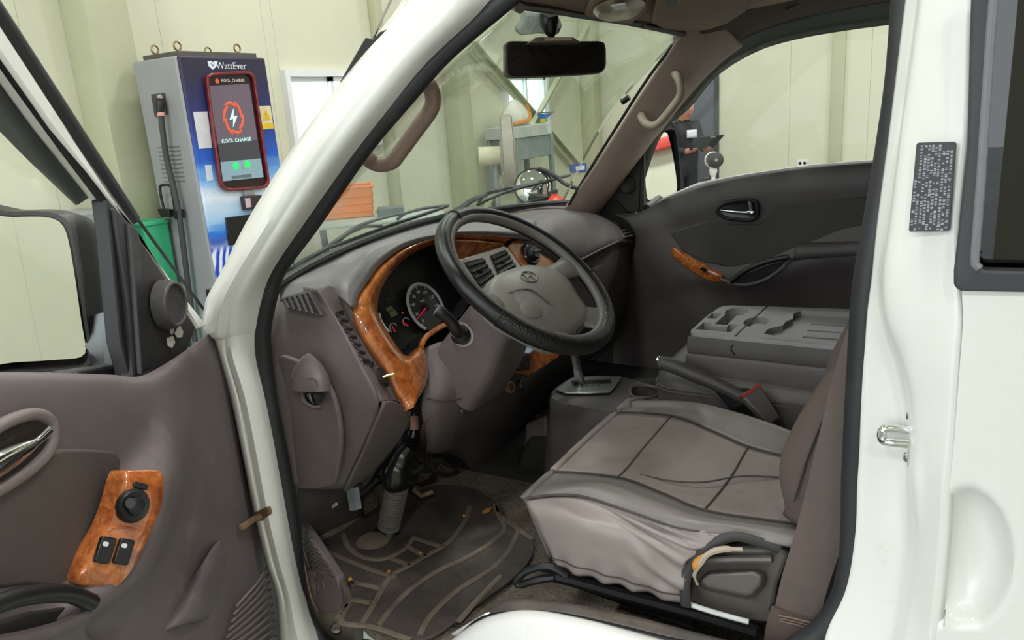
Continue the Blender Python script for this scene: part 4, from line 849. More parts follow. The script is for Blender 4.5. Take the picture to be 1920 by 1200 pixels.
# end cap of the dashboard beside the doorway
EC = [[P(a, b, y=c_) for a, b, c_ in r_] for r_ in (
    ((516, 560, .20), (540, 548, .19), (570, 540, .18), (600, 541, .135)),
    ((506, 590, .13), (545, 580, .13), (590, 578, .132), (622, 576, .135)),
    ((500, 630, .10), (550, 626, .115), (600, 624, .125), (650, 624, .135)),
    ((502, 690, .09), (560, 686, .11), (620, 684, .12), (680, 682, .135)),
    ((514, 745, .09), (575, 742, .11), (640, 738, .12), (706, 732, .135)),
    ((524, 790, .09), (580, 788, .11), (640, 784, .12), (710, 770, .135)),
    ((532, 840, .09), (580, 840, .11), (626, 838, .12), (682, 836, .135)),
    ((546, 912, .09), (580, 913, .11), (612, 914, .12), (646, 912, .135)))]
ecap = obj('dash_end', MB().grid(EC, 30, 40), TRIM, dash, solid=.006, sharp=70)
cp = [(520, 668), (548, 673), (582, 688), (608, 714), (626, 750), (636, 792), (638, 840), (632, 882), (620, 912), (546, 912), (534, 850), (522, 770), (514, 710)]
obj('end_cover', MB().prism(even(cr([P(a, b, y=.094) for a, b in cp], 60, True), 50, True), (0, .012, 0)), TRIM, dash, bevel=.004, seg=3)
# domed knob with the dark finger hole under it
rows = []
for i in range(11):
    v = i/10; py = 662+70*v; w_ = sin(min(1, v*1.15)*pi/2)**.75; hw = 2+36*w_; r_ = []
    for j in range(17):
        t_ = pi*j/16; r_.append(P(578+5*v-hw*cos(t_), py+3*sin(t_)*v, y=.096-.05*w_*sin(t_)))
    rows.append(r_)
rows.append([P(578+5-36*cos(pi*j/16), 732, y=.096-.046*sin(pi*j/16)) for j in range(17)]); rows.append([P(583, 731, y=.094)]*17)
obj('domed_latch', MB().grid(rows), TRIML, dash, sharp=70)
obj('latch_line', MB().tube(cr([P(548, 712, y=.076), P(566, 711, y=.054), P(590, 711, y=.046), P(594, 726, y=.046)], 16), .0012, 5), TRIM, dash)
hl_ = [P(590+18*cos(a), 738+22*sin(a), y=.0905) for a in [pi*k/16 for k in range(17)]]
obj('latch_hole', MB().prism(hl_, (0, -.001, 0)), BLACKG, dash, smooth=False)
obj('hole_rim', MB().tube(cr([P(566, 736, y=.088), P(571, 752, y=.086), P(586, 762, y=.086), P(600, 762, y=.088)], 16), .003, 6), TRIML, dash)
obj('hole_chrome', MB().tube(cr([P(580, 738, y=.087), P(582, 748, y=.086), P(588, 757, y=.087)], 10), .0022, 6), CHROME, dash)
# side demister vent: frame and fins
dv = [P(a, b, y=c_) for a, b, c_ in ((532, 562, .118), (580, 549, .122), (604, 592, .112), (540, 577, .106))]
dn = V((0, -1, .35)).normalized()
obj('demist_frame', MB().tube(even(dv, 40, True), .0035, 6, closed=True), TRIMD, dash)
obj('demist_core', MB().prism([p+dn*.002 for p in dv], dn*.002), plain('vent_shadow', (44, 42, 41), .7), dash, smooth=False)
for k in range(5):
    t_ = (k+.5)/5; obj('vent_fin', MB().tube([dv[0].lerp(dv[1], t_)+dn*.006, dv[3].lerp(dv[2], t_*.9)+dn*.006], .003, 6, flat=(.5, 1)), TRIMD, dash)
# lower left bolster below the crease
LB = [[P(a, b, x=c_) for a, b, c_ in r_] for r_ in (
    ((717, 752, .283), (736, 752, .277), (754, 760, .268), (767, 770, .255)),
    ((708, 776, .270), (728, 780, .264), (746, 786, .255), (760, 796, .24)),
    ((682, 836, .215), (702, 832, .215), (722, 830, .21), (740, 830, .20)),
    ((646, 912, .150), (660, 904, .150), (676, 894, .15), (694, 884, .15)),
    ((646, 914, .100), (660, 906, .100), (676, 896, .10), (694, 886, .10)))]
obj('knee_bolster', MB().grid(LB, 24, 30), TRIM, dash, solid=.006, sharp=70)
# lower dash right of the column, wood strip, sockets, small black box
LD = [[P(a, b, x=c_) for a, b, c_ in r_] for r_ in (
    ((880, 690, .26), (940, 690, .285), (1000, 660, .28), (1060, 648, .26), (1130, 640, .22)),
    ((850, 740, .275), (920, 735, .29), (990, 708, .285), (1046, 672, .265), (1120, 660, .22)),
    ((800, 790, .25), (880, 790, .26), (960, 760, .25), (1020, 715, .22), (1090, 690, .18)),
    ((790, 822, .20), (860, 830, .20), (930, 820, .18), (990, 770, .15), (1060, 730, .10)),
    ((800, 850, .12), (856, 856, .12), (905, 890, .10), (960, 830, .08), (1030, 770, .02)))]
obj('lower_dash', MB().grid(LD, 30, 30), TRIMD, dash, solid=.006)
LP_ = V((.305, 0, .88)); LNn = V((.95, 0, .3)).normalized()
def Lp(pts, h=0): return [PL(a, b, LP_+LNn*h, LNn) for a, b in pts]
obj('wood_strip', MB().prism(Lp([(930, 714), (946, 686), (958, 674), (985, 656), (1050, 640), (1056, 660), (1044, 672), (992, 704), (966, 698)], .004), LNn*-.012), WOOD, dash, bevel=.002)
obj('toll_box', MB().prism(Lp([(968, 664), (994, 664), (994, 692), (968, 694)], .02), LNn*-.02), BLACKPL, dash, bevel=.003)
obj('toll_box_top', MB().prism([Lp([(968, 664)], .02)[0], Lp([(994, 664)], .02)[0], Lp([(1006, 652)], -.01)[0], Lp([(984, 646)], -.01)[0]], (0, 0, .004)), plain('pale_screen', (176, 190, 214), .2), dash, smooth=False)
obj('key_barrel', MB().lathe([(.012, 0), (.012, .008), (.008, .009), (0, .007)], Lp([(954, 678)], .004)[0], LNn, 20), STEEL, dash)
sk = Lp([(953, 727)], .002)[0]
obj('lighter_socket', MB().lathe([(.0135, 0), (.0135, .010), (.010, .0105), (.0095, .002), (0, .001)], sk, LNn, 24), plain('socket_tan', (134, 112, 90), .4, metal=.3), dash)
obj('socket_cap', MB().lathe([(.0145, 0), (.0145, .010), (.012, .013), (0, .0135)], Lp([(975, 723)], .002)[0], LNn, 24), BLACKPL, dash)
# ------------------------------------------------------------------ cab floor, fire wall, kick panel
def floor_mat_mat():
    t = NT('dirty_cab_floor'); br = t.n('ShaderNodeTexVoronoi'); br.inputs['Scale'].default_value = 130; t.l(t.coord(), br.inputs[0])
    c_ = t.ramp(t.noise(14, 6, .7), [(.3, L((70, 64, 56))), (.6, L((102, 92, 80))), (.8, L((128, 114, 96)))])
    c_ = t.mix(t.ramp(br.outputs[0], [(.2, (0, 0, 0, 1)), (.6, (.5, .5, .5, 1))]), c_, L((132, 120, 104)))
    t.set(Base_Color=c_, Roughness=.85); t.bump(br.outputs[0], .6, .004); return t.m
CABF = floor_mat_mat()
DARK = plain('dark_carpet', (40, 37, 36), .9, var=.15, vscale=30, grain=.6, gscale=900)
FZ = .60
cfl = obj('cab_floor', MB().grid([[V((x_, y_, z_)) for y_ in ((.0 if x_ > .1 else .13), .3, .5, .66)] for x_, z_ in ((-.22, .84), (-.12, .72), (-.02, .63), (.06, FZ), (.3, FZ), (.6, FZ), (.9, FZ), (1.2, FZ), (1.3, FZ))], 20, 50), CABF, truck, solid=.02, off=-1)
tag(cfl, 'dusty dark floor covering with a woven pattern')
obj('footwell', MB().grid([[V((x_, y_, z_)) for y_ in (.62, .9, 1.2, 1.53)] for x_, z_ in ((-.2, .95), (-.15, .75), (-.05, .62), (.3, .60), (.7, .60), (1.3, .60))], 12, 30), DARK, cfl, solid=.02, off=-1)
obj('fire_wall', MB().prism([V((-.16, .09, .60)), V((-.16, 1.53, .60)), V((-.10, 1.53, 1.20)), V((-.10, .09, 1.20))], (-.02, 0, 0)), DARK, cfl, smooth=False)
obj('side_lining', MB().prism([V((-.16, 1.56, .55)), V((1.3, 1.56, .55)), V((1.3, 1.56, .95)), V((.35, 1.56, .95)), V((.15, 1.56, 1.18)), V((-.12, 1.56, 1.18))], (0, .02, 0)), DARK, cfl, smooth=False)
obj('rear_wall', MB().prism([V((1.36, .09, .5)), V((1.36, 1.55, .5)), V((1.42, 1.5, 1.7)), V((1.42, .15, 1.7))], (.02, 0, 0)), TRIMD, cfl, smooth=False)
kp = obj('kick_panel', MB().grid([[P(546, 905, y=.10), P(548, 960, y=.11), P(562, 1010, y=.12)], [P(600, 905, y=.16), P(600, 950, y=.17), P(600, 1000, y=.19)], [P(680, 905, y=.26), P(680, 950, y=.30), P(680, 990, y=.33)]], 14, 14), TRIMD, truck, solid=.006)
obj('sill_lining', MB().grid([[P(a, b, y=.086) for a, b in ((545, 960), (553, 1040), (560, 1100), (574, 1146), (606, 1192), (680, 1240))], [V((p.x+.02, .10, .598)) for p in [P(a, b, y=.086) for a, b in ((545, 960), (553, 1040), (560, 1100), (574, 1146), (606, 1192), (680, 1240))]]], 24, 4), SCUFFM, kp, solid=.004)
WB_ = plain('bracket_white', (196, 196, 190), .5, dirt=(120, 100, 84), dscale=30)
obj('bracket', MB().prism([P(a, b, y=.17) for a, b in ((578, 912), (584, 912), (586, 960), (590, 972), (582, 975), (578, 950))], (.004, .006, 0)), WB_, kp, smooth=False)
obj('bracket', MB().tube([P(602, 962, y=.2), P(616, 954, y=.2), P(631, 945, y=.2)], .004, 6), WB_, kp)
obj('bracket', MB().prism([P(a, b, y=.22) for a, b in ((648, 914), (664, 916), (670, 956), (656, 958))], (.004, .01, 0)), plain('pale_blue_bracket', (150, 158, 168), .5), kp, smooth=False)
obj('bracket', MB().prism([P(a, b, y=.185) for a, b in ((588, 936), (600, 936), (602, 972), (596, 974))], (.01, .01, 0)), BLACKPL, kp, smooth=False)
obj('bolt', MB().lathe([(0, .004), (.005, .004), (.007, 0)], P(603, 929, y=.17), V((.5, -.8, .2)), 10), STEEL, kp)
obj('bolt', MB().lathe([(0, .004), (.006, .004), (.008, 0)], P(554, 921, y=.09), V((.5, -.8, .2)), 10), STEEL, kp)
obj('cable', MB().tube(cr([P(640, 930, y=.24), P(680, 925, y=.27), P(710, 900, y=.30), P(740, 905, y=.33), P(770, 915, y=.40)], 24), .010, 8), BLACKPL, kp)
obj('cable', MB().tube(cr([P(690, 900, y=.28), P(710, 870, y=.30), P(740, 840, y=.32)], 16), .014, 8), BLACKPL, kp)
# ------------------------------------------------------------------ foot rest with chevron ribs
RIBM = plain('ribbed_rest', (112, 102, 96), .6, var=.12, vscale=30)
fa, fb, fc = P(558, 978, y=.125), P(632, 1086, z=.625), P(598, 1146, y=.085)
fn = (fb-fa).cross(fc-fa).normalized(); fn = fn if fn.dot(CAM-fa) > 0 else -fn
def FR_(px, py, h=0): return PL(px, py, fa+fn*h, fn)
rest = obj('foot_rest', MB().prism([FR_(a, b) for a, b in ((556, 976), (566, 984), (596, 1030), (630, 1082), (638, 1112), (636, 1150), (604, 1148), (584, 1108), (564, 1040))], fn*-.02), TRIM, truck, bevel=.004)
for i in range(9):
    o_ = i*11
    obj('rib', MB().tube([FR_(566+o_*.06, 1000+o_, .001), FR_(578+o_*.16, 996+o_*.7, .001), FR_(566+o_*.62+8, 984+o_*.93+14, .001)], .0022, 5), RIBM, rest)
for i in range(6):
    a = radians(20+i*24); obj('rib', MB().tube([FR_(598+17*cos(a), 1074+16*sin(a), .001), FR_(598+32*cos(a), 1074+32*sin(a), .001)], .002, 5), RIBM, rest)
for r_ in (5, 9.5, 14): obj('rib_ring', MB().tube([FR_(598+r_*cos(a), 1074+r_*sin(a), .001) for a in [2*pi*k/24 for k in range(24)]], .0018, 5, closed=True), RIBM, rest)
obj('rest_side', MB().grid([[FR_(564, 1040), FR_(584, 1108), FR_(600, 1146)], [P(572, 1060, y=.082), P(582, 1110, y=.08), P(594, 1150, y=.078)]], 10, 4), plain('tan_side', (128, 106, 92), .7), rest, solid=.003)
obj('sill_bolt', MB().lathe([(.012, 0), (.012, .010), (.008, .013), (0, .012)], P(632, 1180, y=.085), V((.3, -.4, .8)), 16), STEEL, rest)
# ------------------------------------------------------------------ rubber mat (a loose thing) with raised ribs
def rubber_mat():
    t = NT('dusty_rubber'); c_ = t.ramp(t.noise(9, 7, .7), [(.3, L((46, 40, 37))), (.55, L((72, 64, 58))), (.8, L((104, 92, 80)))])
    t.set(Base_Color=c_, Roughness=.75); t.bump(t.noise(300, 3), .3, .001); return t.m
MATM = rubber_mat(); RIDGE = plain('dusty_ridge', (102, 91, 79), .8, var=.25, vscale=22)
MZ = FZ+.010
def MT(pts, dz_=0): return [P(a, b, z=MZ+dz_) for a, b in pts]
mo = [(640, 1168), (652, 1128), (640, 1090), (612, 1040), (600, 1020), (640, 1000), (690, 966), (760, 930), (830, 912), (890, 920), (930, 946), (940, 968), (972, 992), (1000, 1012), (996, 1050), (960, 1090), (905, 1130), (860, 1165), (815, 1196), (780, 1204), (710, 1182)]
mt = empty('floor_mat', tuple(sum(MT(mo), V())/len(mo)), 'dusty black rubber floor mat with raised curved ridges, below the pedals', 'floor mat')
obj('mat_sheet', MB().prism(even(cr(MT(mo), 90, True), 90, True), (0, 0, .006)), MATM, mt, bevel=.002)
RID = [[(678, 1170), (704, 1126), (730, 1083), (768, 1060), (803, 1040), (834, 1022), (855, 1001), (872, 976), (881, 950)],
       [(708, 1174), (732, 1142), (760, 1113), (792, 1088), (829, 1066), (870, 1048), (907, 1027), (932, 1008), (946, 992), (938, 970), (929, 949)],
       [(786, 1191), (800, 1164), (821, 1139), (846, 1116), (873, 1096), (904, 1078), (933, 1057), (954, 1034), (964, 1014), (972, 996)],
       [(604, 1031), (650, 1050), (700, 1070), (743, 1083)], [(660, 1092), (690, 1098), (717, 1105)], [(630, 1161), (646, 1142), (660, 1126), (695, 1131)],
       [(734, 1048), (752, 1054), (769, 1061)], [(769, 1027), (784, 1036), (799, 1044)], [(777, 1009), (804, 1018), (834, 1027)],
       [(643, 1001), (652, 1024), (673, 1042), (700, 1049), (722, 1048), (744, 1038), (762, 1026), (775, 1008)], [(612, 1042), (632, 1072), (646, 1100), (654, 1128), (640, 1166), (700, 1176), (770, 1200)],
       [(860, 1165), (890, 1130), (926, 1092), (938, 1080)], [(930, 946), (938, 968), (972, 992), (1000, 1012)]]
for r_ in RID:
    p = cr(MT(r_, .007), 10*len(r_)); obj('ridge', MB().tube(p, .0062, 6, flat=(1, .55), up=(0, 0, 1)), RIDGE, mt)
# bits lying on the mat
t0 = P(659, 1092, z=MZ+.012); td = (P(665, 1104, z=MZ+.010)-P(655, 1081, z=MZ+.010)).normalized()
lt = empty('lighter_stub', tuple(t0), 'tiny yellow and red lighter stub lying on the rubber mat', 'lighter')
obj('stub_body', MB().tube([t0-td*.012, t0-td*.001], .0045, 10), plain('yellow_stub', (196, 170, 50), .4), lt)
obj('stub_band', MB().tube([t0-td*.001, t0+td*.008], .0045, 10), plain('dark_red_stub', (70, 26, 24), .4), lt)
obj('stub_tip', MB().tube([t0+td*.008, t0+td*.013], .0042, 10), CHROME, lt)
for px_, py_, nm in ((729, 1072, 'nut shell crumb on the mat beside the lighter stub'), (788, 1037, 'pale crumb on the mat by the column boot'), (870, 967, 'pale crumb near the pedals on the mat')):
    c0_ = P(px_, py_, z=MZ+.010); tag(obj('crumb', MB().lathe([(0, .004), (.003, .003), (.004, .0), (.002, -.003), (0, -.0035)], c0_, V((random.random(), .3, 1)), 7), plain('crumb_tan', (170, 120, 60), .8)), nm, 'crumb')
lf = [P(a, b, z=MZ+.010) for a, b in ((904, 960), (912, 954), (922, 953), (918, 960), (908, 964))]
tag(obj('dry_leaf', MB().prism(lf, (0, 0, .0015)), plain('leaf_ochre', (176, 136, 60), .8)), 'small dry ochre leaf on the mat near the gear console', 'leaf')
# ------------------------------------------------------------------ steering shaft: boot, sleeve, elbow
BOOT = plain('ribbed_sleeve', (92, 88, 84), .6, var=.2, vscale=40)
cy_ = .265
b0, b1, b2, b3, b4 = P(727, 1000, y=cy_), P(731, 975, y=cy_), P(746, 906, y=cy_), P(748, 872, y=cy_+.01), P(768, 836, y=cy_+.03)
sh = obj('steering_shaft', MB().lathe([(.040, -.02), (.040, 0), (.034, .012), (.026, .02), (.020, .03)], b0-V((0, 0, .012)), b2-b0, 28), BLACKG, truck)
tag(sh, 'black steering shaft with a ribbed grey sleeve standing on the floor')
n_ = 110; pth = even(cr([b0.lerp(b1, .5), b1, b1.lerp(b2, .5), b2], 40), n_)
obj('ribbed_sleeve', MB().tube(pth, [.0235+.0022*sin(2*pi*i/n_*17) for i in range(n_)], 20), BOOT, sh)
obj('elbow', MB().tube(cr([b2-V((0, 0, .01)), P(742, 888, y=cy_), b3, P(756, 852, y=cy_+.02), b4], 24), [.026, .029, .031, .032, .032, .031, .030, .030, .030, .029, .029, .028, .028, .027, .026, .025, .024, .023, .021, .020, .019, .018, .017, .016], 20), BLACKG, sh)
for k in range(4):
    c_ = b4.lerp(P(774, 815, y=cy_+.04), k/4); obj('gaiter_ring', MB().lathe([(.014, -.003), (.019, 0), (.014, .003)], c_, P(774, 815, y=cy_+.04)-b4, 20), BLACKG, sh)
obj('upper_shaft', MB().tube([P(772, 822, y=cy_+.04), P(776, 800, y=cy_+.05), P(776, 776, y=cy_+.06)], [.016, .011, .010], 14), BLACKG, sh)
obj('rusty_joint', MB().tube([P(778, 806, y=cy_+.035), P(777, 780, y=cy_+.045)], .0095, 12), plain('pinkish_rust', (164, 122, 108), .6), sh)
# small bell-shaped cone beside the boot
obj('floor_cone', MB().lathe([(.040, 0), (.036, .006), (.020, .014), (.008, .016), (0, .016)], P(700, 1016, z=FZ+.012), (0, 0, 1), 20), plain('dusty_cone', (98, 86, 76), .85), sh)
# ------------------------------------------------------------------ pedals
def pedal(name, q, y_, rib):
    p = [P(a, b, y=y_+.0*(i)) for i, (a, b) in enumerate(q)]; p = [P(a, b, x=.10-.10*(b-880)/60) for a, b in q]
    n_ = (p[1]-p[0]).cross(p[-1]-p[0]).normalized(); n_ = n_ if n_.dot(CAM-p[0]) > 0 else -n_
    o = obj(name, MB().prism(p, n_*-.012), plain('pedal_rubber', (54, 50, 47), .7, var=.15), truck, bevel=.003); c_ = sum(p, V())/len(p)
    for k in range(rib):
        s_ = .18+.8*k/rib; obj('pedal_rib', MB().tube([c_+(p[0].lerp(p[-1], .5)-c_)*s_+n_*.001, c_+(p[0].lerp(p[1], .5)-c_)*s_+n_*.001, c_+(p[1].lerp(p[2], .5)-c_)*s_+n_*.001], .0022, 5), RIBM, o)
    obj('pedal_arm', MB().tube([c_-n_*.012, c_+V((-.05, .0, .08)), c_+V((-.06, 0, .2))], .009, 8), BLACKPL, o); return o
pedal('pedal', [(774, 892), (796, 876), (822, 896), (810, 920), (786, 914)], .45, 5); pedal('pedal', [(808, 868), (830, 864), (872, 893), (856, 908), (826, 890)], .55, 4)
obj('pedal_link', MB().tube([P(760, 905, y=.40), P(790, 930, y=.40), P(812, 922, y=.42)], .006, 8), RUST, sh)
# ------------------------------------------------------------------ steering wheel
WC = V((.433, .42, 1.180)); WE = radians(50.3); WNn = V((cos(WE), 0, sin(WE))); WU = V((-sin(WE), 0, cos(WE))); WR = V((0, 1, 0))
def WA(r_, a, h=0): return WC+WR*(r_*cos(a))+WU*(r_*sin(a))+WNn*h
LEATH = plain('black_leather', (24, 25, 27), .3, var=.12, vscale=30, grain=.35, gscale=700)
def perf():
    t = NT('perforated_black_cover'); v = t.n('ShaderNodeTexVoronoi'); v.inputs['Scale'].default_value = 330; t.l(t.coord(), v.inputs[0])
    t.set(Base_Color=L((24, 24, 25)), Roughness=.3); t.bump(v.outputs[0], .7, .0014); return t.m
RIMI = plain('grey_rim_vinyl', (104, 100, 94), .45, var=.06, grain=.2, gscale=800)
R0 = .1885; N_ = 140
wheel = obj('steering_wheel', MB().tube([WA(R0, 2*pi*k/N_) for k in range(N_)], .0165, 18, closed=True, up=[WNn]*N_), LEATH, truck)
tag(wheel, 'steering wheel in a worn black leather cover with grey hub')
lows = [WA(R0, radians(196+k*(342-196)/60)) for k in range(61)]
obj('perforated_cover', MB().tube(lows, .0176, 18, up=[WNn]*61), perf(), wheel)
obj('rim_inner', MB().tube([WA(R0-.0125, 2*pi*k/N_, .003) for k in range(N_)], .0095, 12, closed=True, up=[WNn]*N_), RIMI, wheel)
for a in (196, 342, 100): obj('cover_seam', MB().tube([WA(R0+.0178*cos(b), radians(a), .0178*sin(b)) for b in [2*pi*k/16 for k in range(16)]], .0012, 5, closed=True), LEATH, wheel)
# hub / airbag cover
HUBM = plain('grey_hub_vinyl', (126, 120, 115), .36, var=.05, vscale=20, grain=.25, gscale=900)
hub = [(-.140, .0), (-.100, .030), (-.045, .042), (.045, .038), (.09, .022), (.132, -.006), (.140, -.040), (.115, -.085), (.092, -.130), (.05, -.144), (0, -.150), (-.05, -.152), (-.092, -.136), (-.125, -.085), (-.146, -.040)]
HC0 = WC+WU*-.055
def HB2(sc, h): return [HC0+WR*(a*sc)+WU*((b+.055)*sc)+WNn*h for a, b in hub]
hl1 = [even(cr(HB2(s_, h), 84, True), 84, True) for s_, h in ((1.0, -.050), (1.01, -.030), (.98, -.017), (.92, -.009), (.78, -.003), (.5, .001), (.2, .003))]
hubo = obj('airbag_cover', MB().grid(hl1+[[HC0+WNn*.003]*84], cu=True), HUBM, wheel, sharp=60)
obj('hub_back', MB().lathe([(.06, -.045), (.055, -.07), (.045, -.09)], WC+WU*-.055, WNn, 28), RIMI, wheel)
# spokes
def spoke(a0, r0, r1, w0, w1, h0, nm='spoke'):
    d_ = WR*cos(a0)+WU*sin(a0); s_ = WU*cos(a0)-WR*sin(a0); rows = []
    for k in range(7):
        t_ = k/6; c_ = WC+d_*(r0+(r1-r0)*t_)+WNn*(h0*(1-t_)); w_ = w0+(w1-w0)*t_+.006*(2*t_-1)**2
        rows.append([c_+s_*w_, c_+s_*w_*.6+WNn*.010, c_-s_*w_*.6+WNn*.010, c_-s_*w_, c_-s_*w_*.6-WNn*.010, c_+s_*w_*.6-WNn*.010])
    return obj(nm, MB().grid(rows, 18, cu=True, cap=True), RIMI, wheel)
for a in (-6, 186): spoke(radians(a), .11, .184, .020, .030, -.022)
for a in (-62, -118): spoke(radians(a), .125, .184, .034, .038, -.026)
def WQ(a, b, h): return WC+WR*a+WU*b+WNn*h
CRV = [(-.128, -.010), (-.085, -.016), (-.048, -.028), (-.034, -.046), (-.027, -.072), (-.012, -.104), (-.002, -.144)]; OUTV = [(-.143, -.034), (-.138, -.058), (-.128, -.084), (-.112, -.110), (-.092, -.132), (-.06, -.148), (-.012, -.151)]
obj('lower_hub', MB().grid([[WQ(a, b, h) for (a, b), h in zip(CRV, (-.016, -.001, .0045, .005, .003, -.005, -.018))], [WQ((a+c_)/2, (b+d_)/2, h) for (a, b), (c_, d_), h in zip(CRV, OUTV, (-.020, -.006, .000, .001, -.002, -.010, -.022))], [WQ(a, b, -.025) for a, b in OUTV]], 30, 10), plain('lower_hub_grey', (138, 131, 130), .38), wheel, solid=.003)
obj('hub_crease', MB().tube(cr([WQ(a, b, h) for (a, b), h in zip(CRV, (-.014, .001, .006, .006, .004, -.003, -.016))], 40), .0016, 6), RIMI, wheel)
obj('horn_pad', MB().grid([[WQ(-.078+r_*cos(2*pi*k/28), -.066+r_*.72*sin(2*pi*k/28), h) for k in range(28)] for r_, h in ((.034, -.010), (.032, -.001), (.024, .003), (.008, .004))], cu=True, cap=True), HUBM, wheel)
obj('hub_seam', MB().tube(cr([WQ(-.006, -.146, -.014), WQ(.04, -.140, -.013), WQ(.088, -.128, -.014)], 14), .0018, 6), BLK, wheel)
# emblem: oval ring with a slanted letter form
EMB = plain('emblem_grey', (112, 108, 102), .4); eo = WC+WU*-.002+WNn*.0015; EU = (WU-WNn*.10).normalized(); EN = WR.cross(EU)
obj('emblem_ring', MB().tube([eo+WR*(.024*cos(a))+EU*(.0155*sin(a)) for a in [2*pi*k/40 for k in range(40)]], .0016, 6, closed=True), EMB, wheel)
for s_ in (-1, 1): obj('emblem_stroke', MB().tube(cr([eo+WR*(s_*.010-.004)+EU*-.013, eo+WR*(s_*.009+.000)+EU*0, eo+WR*(s_*.010+.004)+EU*.013], 8), .0024, 6, flat=(1, .6)), EMB, wheel)
obj('emblem_bar', MB().tube([eo+WR*-.010+EU*-.003, eo+WR*.010+EU*.003], .0022, 6), EMB, wheel)
# ------------------------------------------------------------------ column cover and stalk
rows = []
CA = -WNn; CU_ = WU
for s_, w_, h_, dz_ in ((.045, .05, .05, 0), (.060, .105, .075, .0), (.085, .118, .086, -.002), (.15, .125, .098, -.006), (.22, .132, .112, -.012), (.30, .135, .12, -.012)):
    c_ = WC+CA*s_+CU_*dz_+V((0, .01, 0)); rows.append([c_+WR*a+CU_*b for a, b in rrect(2*w_*.62, 2*h_*.62, .028, 6)])
rows = [[sum(rows[0], V())/24]*24]+rows
col = obj('column_cover', MB().grid(rows, 0, 60, cu=True), TRIM, truck, sharp=60)
tag(col, 'brown grey column cover below the steering wheel')
sb = P(862, 632, y=.335)
obj('stalk', MB().tube(cr([sb+V((-.01, .03, 0)), P(858, 622, y=.325), P(846, 604, y=.315), P(832, 590, y=.305), P(820, 582, y=.30)], 24), [.011]*4+[.0125]*8+[.0115]*6+[.013]*4+[.0125, .011], 14), BLACKPL, col)
obj('stalk_collar', MB().lathe([(.021, -.004), (.021, .004), (.017, .009), (.0, .009)], sb+V((-.004, .012, 0)), P(846, 604, y=.315)-sb, 24), BLACKPL, col)
obj('stalk_ring', MB().lathe([(.026, -.004), (.026, .001), (.021, .002)], sb+V((-.004, .016, 0)), V((.1, -1, .1)), 24), plain('pale_stalk_ring', (176, 172, 166), .4), col)
obj('stalk_cap', MB().lathe([(.0115, 0), (.0115, .002), (.007, .004), (0, .004)], P(820, 582, y=.30), P(820, 582, y=.30)-P(832, 590, y=.305), 18), plain('stalk_cap_grey', (112, 116, 118), .35), col)
# knee panel between column and lower dash
KP = [[P(a, b, x=c_) for a, b, c_ in r_] for r_ in (
    ((790, 655, .215), (830, 640, .24), (880, 640, .27), (950, 660, .28)), ((800, 700, .235), (840, 700, .27), (890, 700, .29), (935, 705, .29)), ((792, 745, .245), (830, 756, .275), (880, 752, .285), (925, 735, .28)),
    ((792, 782, .245), (824, 800, .26), (862, 790, .26), (910, 765, .255)), ((800, 818, .225), (816, 836, .22), (846, 822, .22), (900, 800, .20)), ((800, 848, .18), (820, 850, .18), (850, 840, .17), (890, 830, .15)))]
obj('knee_panel', MB().grid(KP, 24, 30), TRIM, col, solid=.005, sharp=70)
obj('panel_seam', MB().tube(cr([P(800, 748, x=.268), P(835, 752, x=.286), P(872, 746, x=.296)], 12), .0018, 5), TRIMD, col)
obj('panel_bolt', MB().lathe([(0, .004), (.004, .003), (.005, 0)], P(866, 771, x=.29), V((1, -.5, .2)), 10), STEEL, col)
# ------------------------------------------------------------------ gear console
CONS = plain('console_dark', (86, 79, 77), .5, var=.08, grain=.2, gscale=900); PLT = plain('gate_plate_silver', (150, 152, 152), .32, metal=.5, var=.06)
ct = [(1030, 738), (1044, 722), (1074, 708), (1120, 704), (1168, 706), (1206, 716), (1242, 726), (1248, 738), (1236, 750), (1200, 764), (1160, 772), (1120, 770), (1040, 752)]
CZ_ = .80
rows = []
for dz_, s_, o_ in ((0, .90, 0), (.0, .96, 0), (-.008, 1.0, 0), (-.03, 1.01, 0), (-.12, 1.05, -.01), (-.20, 1.10, -.015)):
    l_ = [P(a, b, z=CZ_) for a, b in ct]; c_ = sum(l_, V())/len(l_); rows.append(even(cr([c_+(p-c_)*s_+V((o_, 0, dz_)) for p in l_], 80, True), 80, True))
cen = sum(rows[0], V())/80
con = obj('gear_console', MB().grid([[cen]*80]+rows, cu=True), CONS, truck, sharp=60); tag(con, 'dark gear console with a silver gate plate and chrome lever')
gpz = CZ_+.004
obj('gate_plate', MB().prism([P(a, b, z=gpz) for a, b in ((1042, 733), (1060, 718), (1074, 711), (1120, 708), (1166, 709), (1158, 722), (1144, 738), (1100, 740), (1060, 740))], (0, 0, .006)), PLT, con, bevel=.003)
obj('gate_slot', MB().prism([P(a, b, z=gpz+.0062) for a, b in ((1070, 714), (1146, 712), (1144, 719), (1074, 721))], (0, 0, .0008)), BLK, con, smooth=False)
for k in range(5): obj('gate_mark', MB().prism([P(1078+k*10+a, 726-k*.6+b, z=gpz+.0062) for a, b in ((0, 0), (7, -.4), (6, -5.4), (-1, -5))], (0, 0, .0006)), plain('gate_mark_grey', (92, 92, 92), .5), con, smooth=False)
obj('gear_lever', MB().tube([P(1090, 722, z=gpz), P(1082, 695, y=.79), P(1074, 664, y=.775), P(1068, 640, y=.765)], .0135, 14), CHROME, con)
obj('gear_knob', MB().lathe([(.010, -.02), (.017, -.01), (.021, .01), (.018, .03), (0, .036)], P(1066, 632, y=.765), (-.2, -.1, 1), 18), BLACKPL, con)
ch = [P(1207+30*cos(a)+5*cos(2*a), 735+11.5*sin(a), z=CZ_+.002) for a in [2*pi*k/30 for k in range(30)]]; chc = sum(ch, V())/30
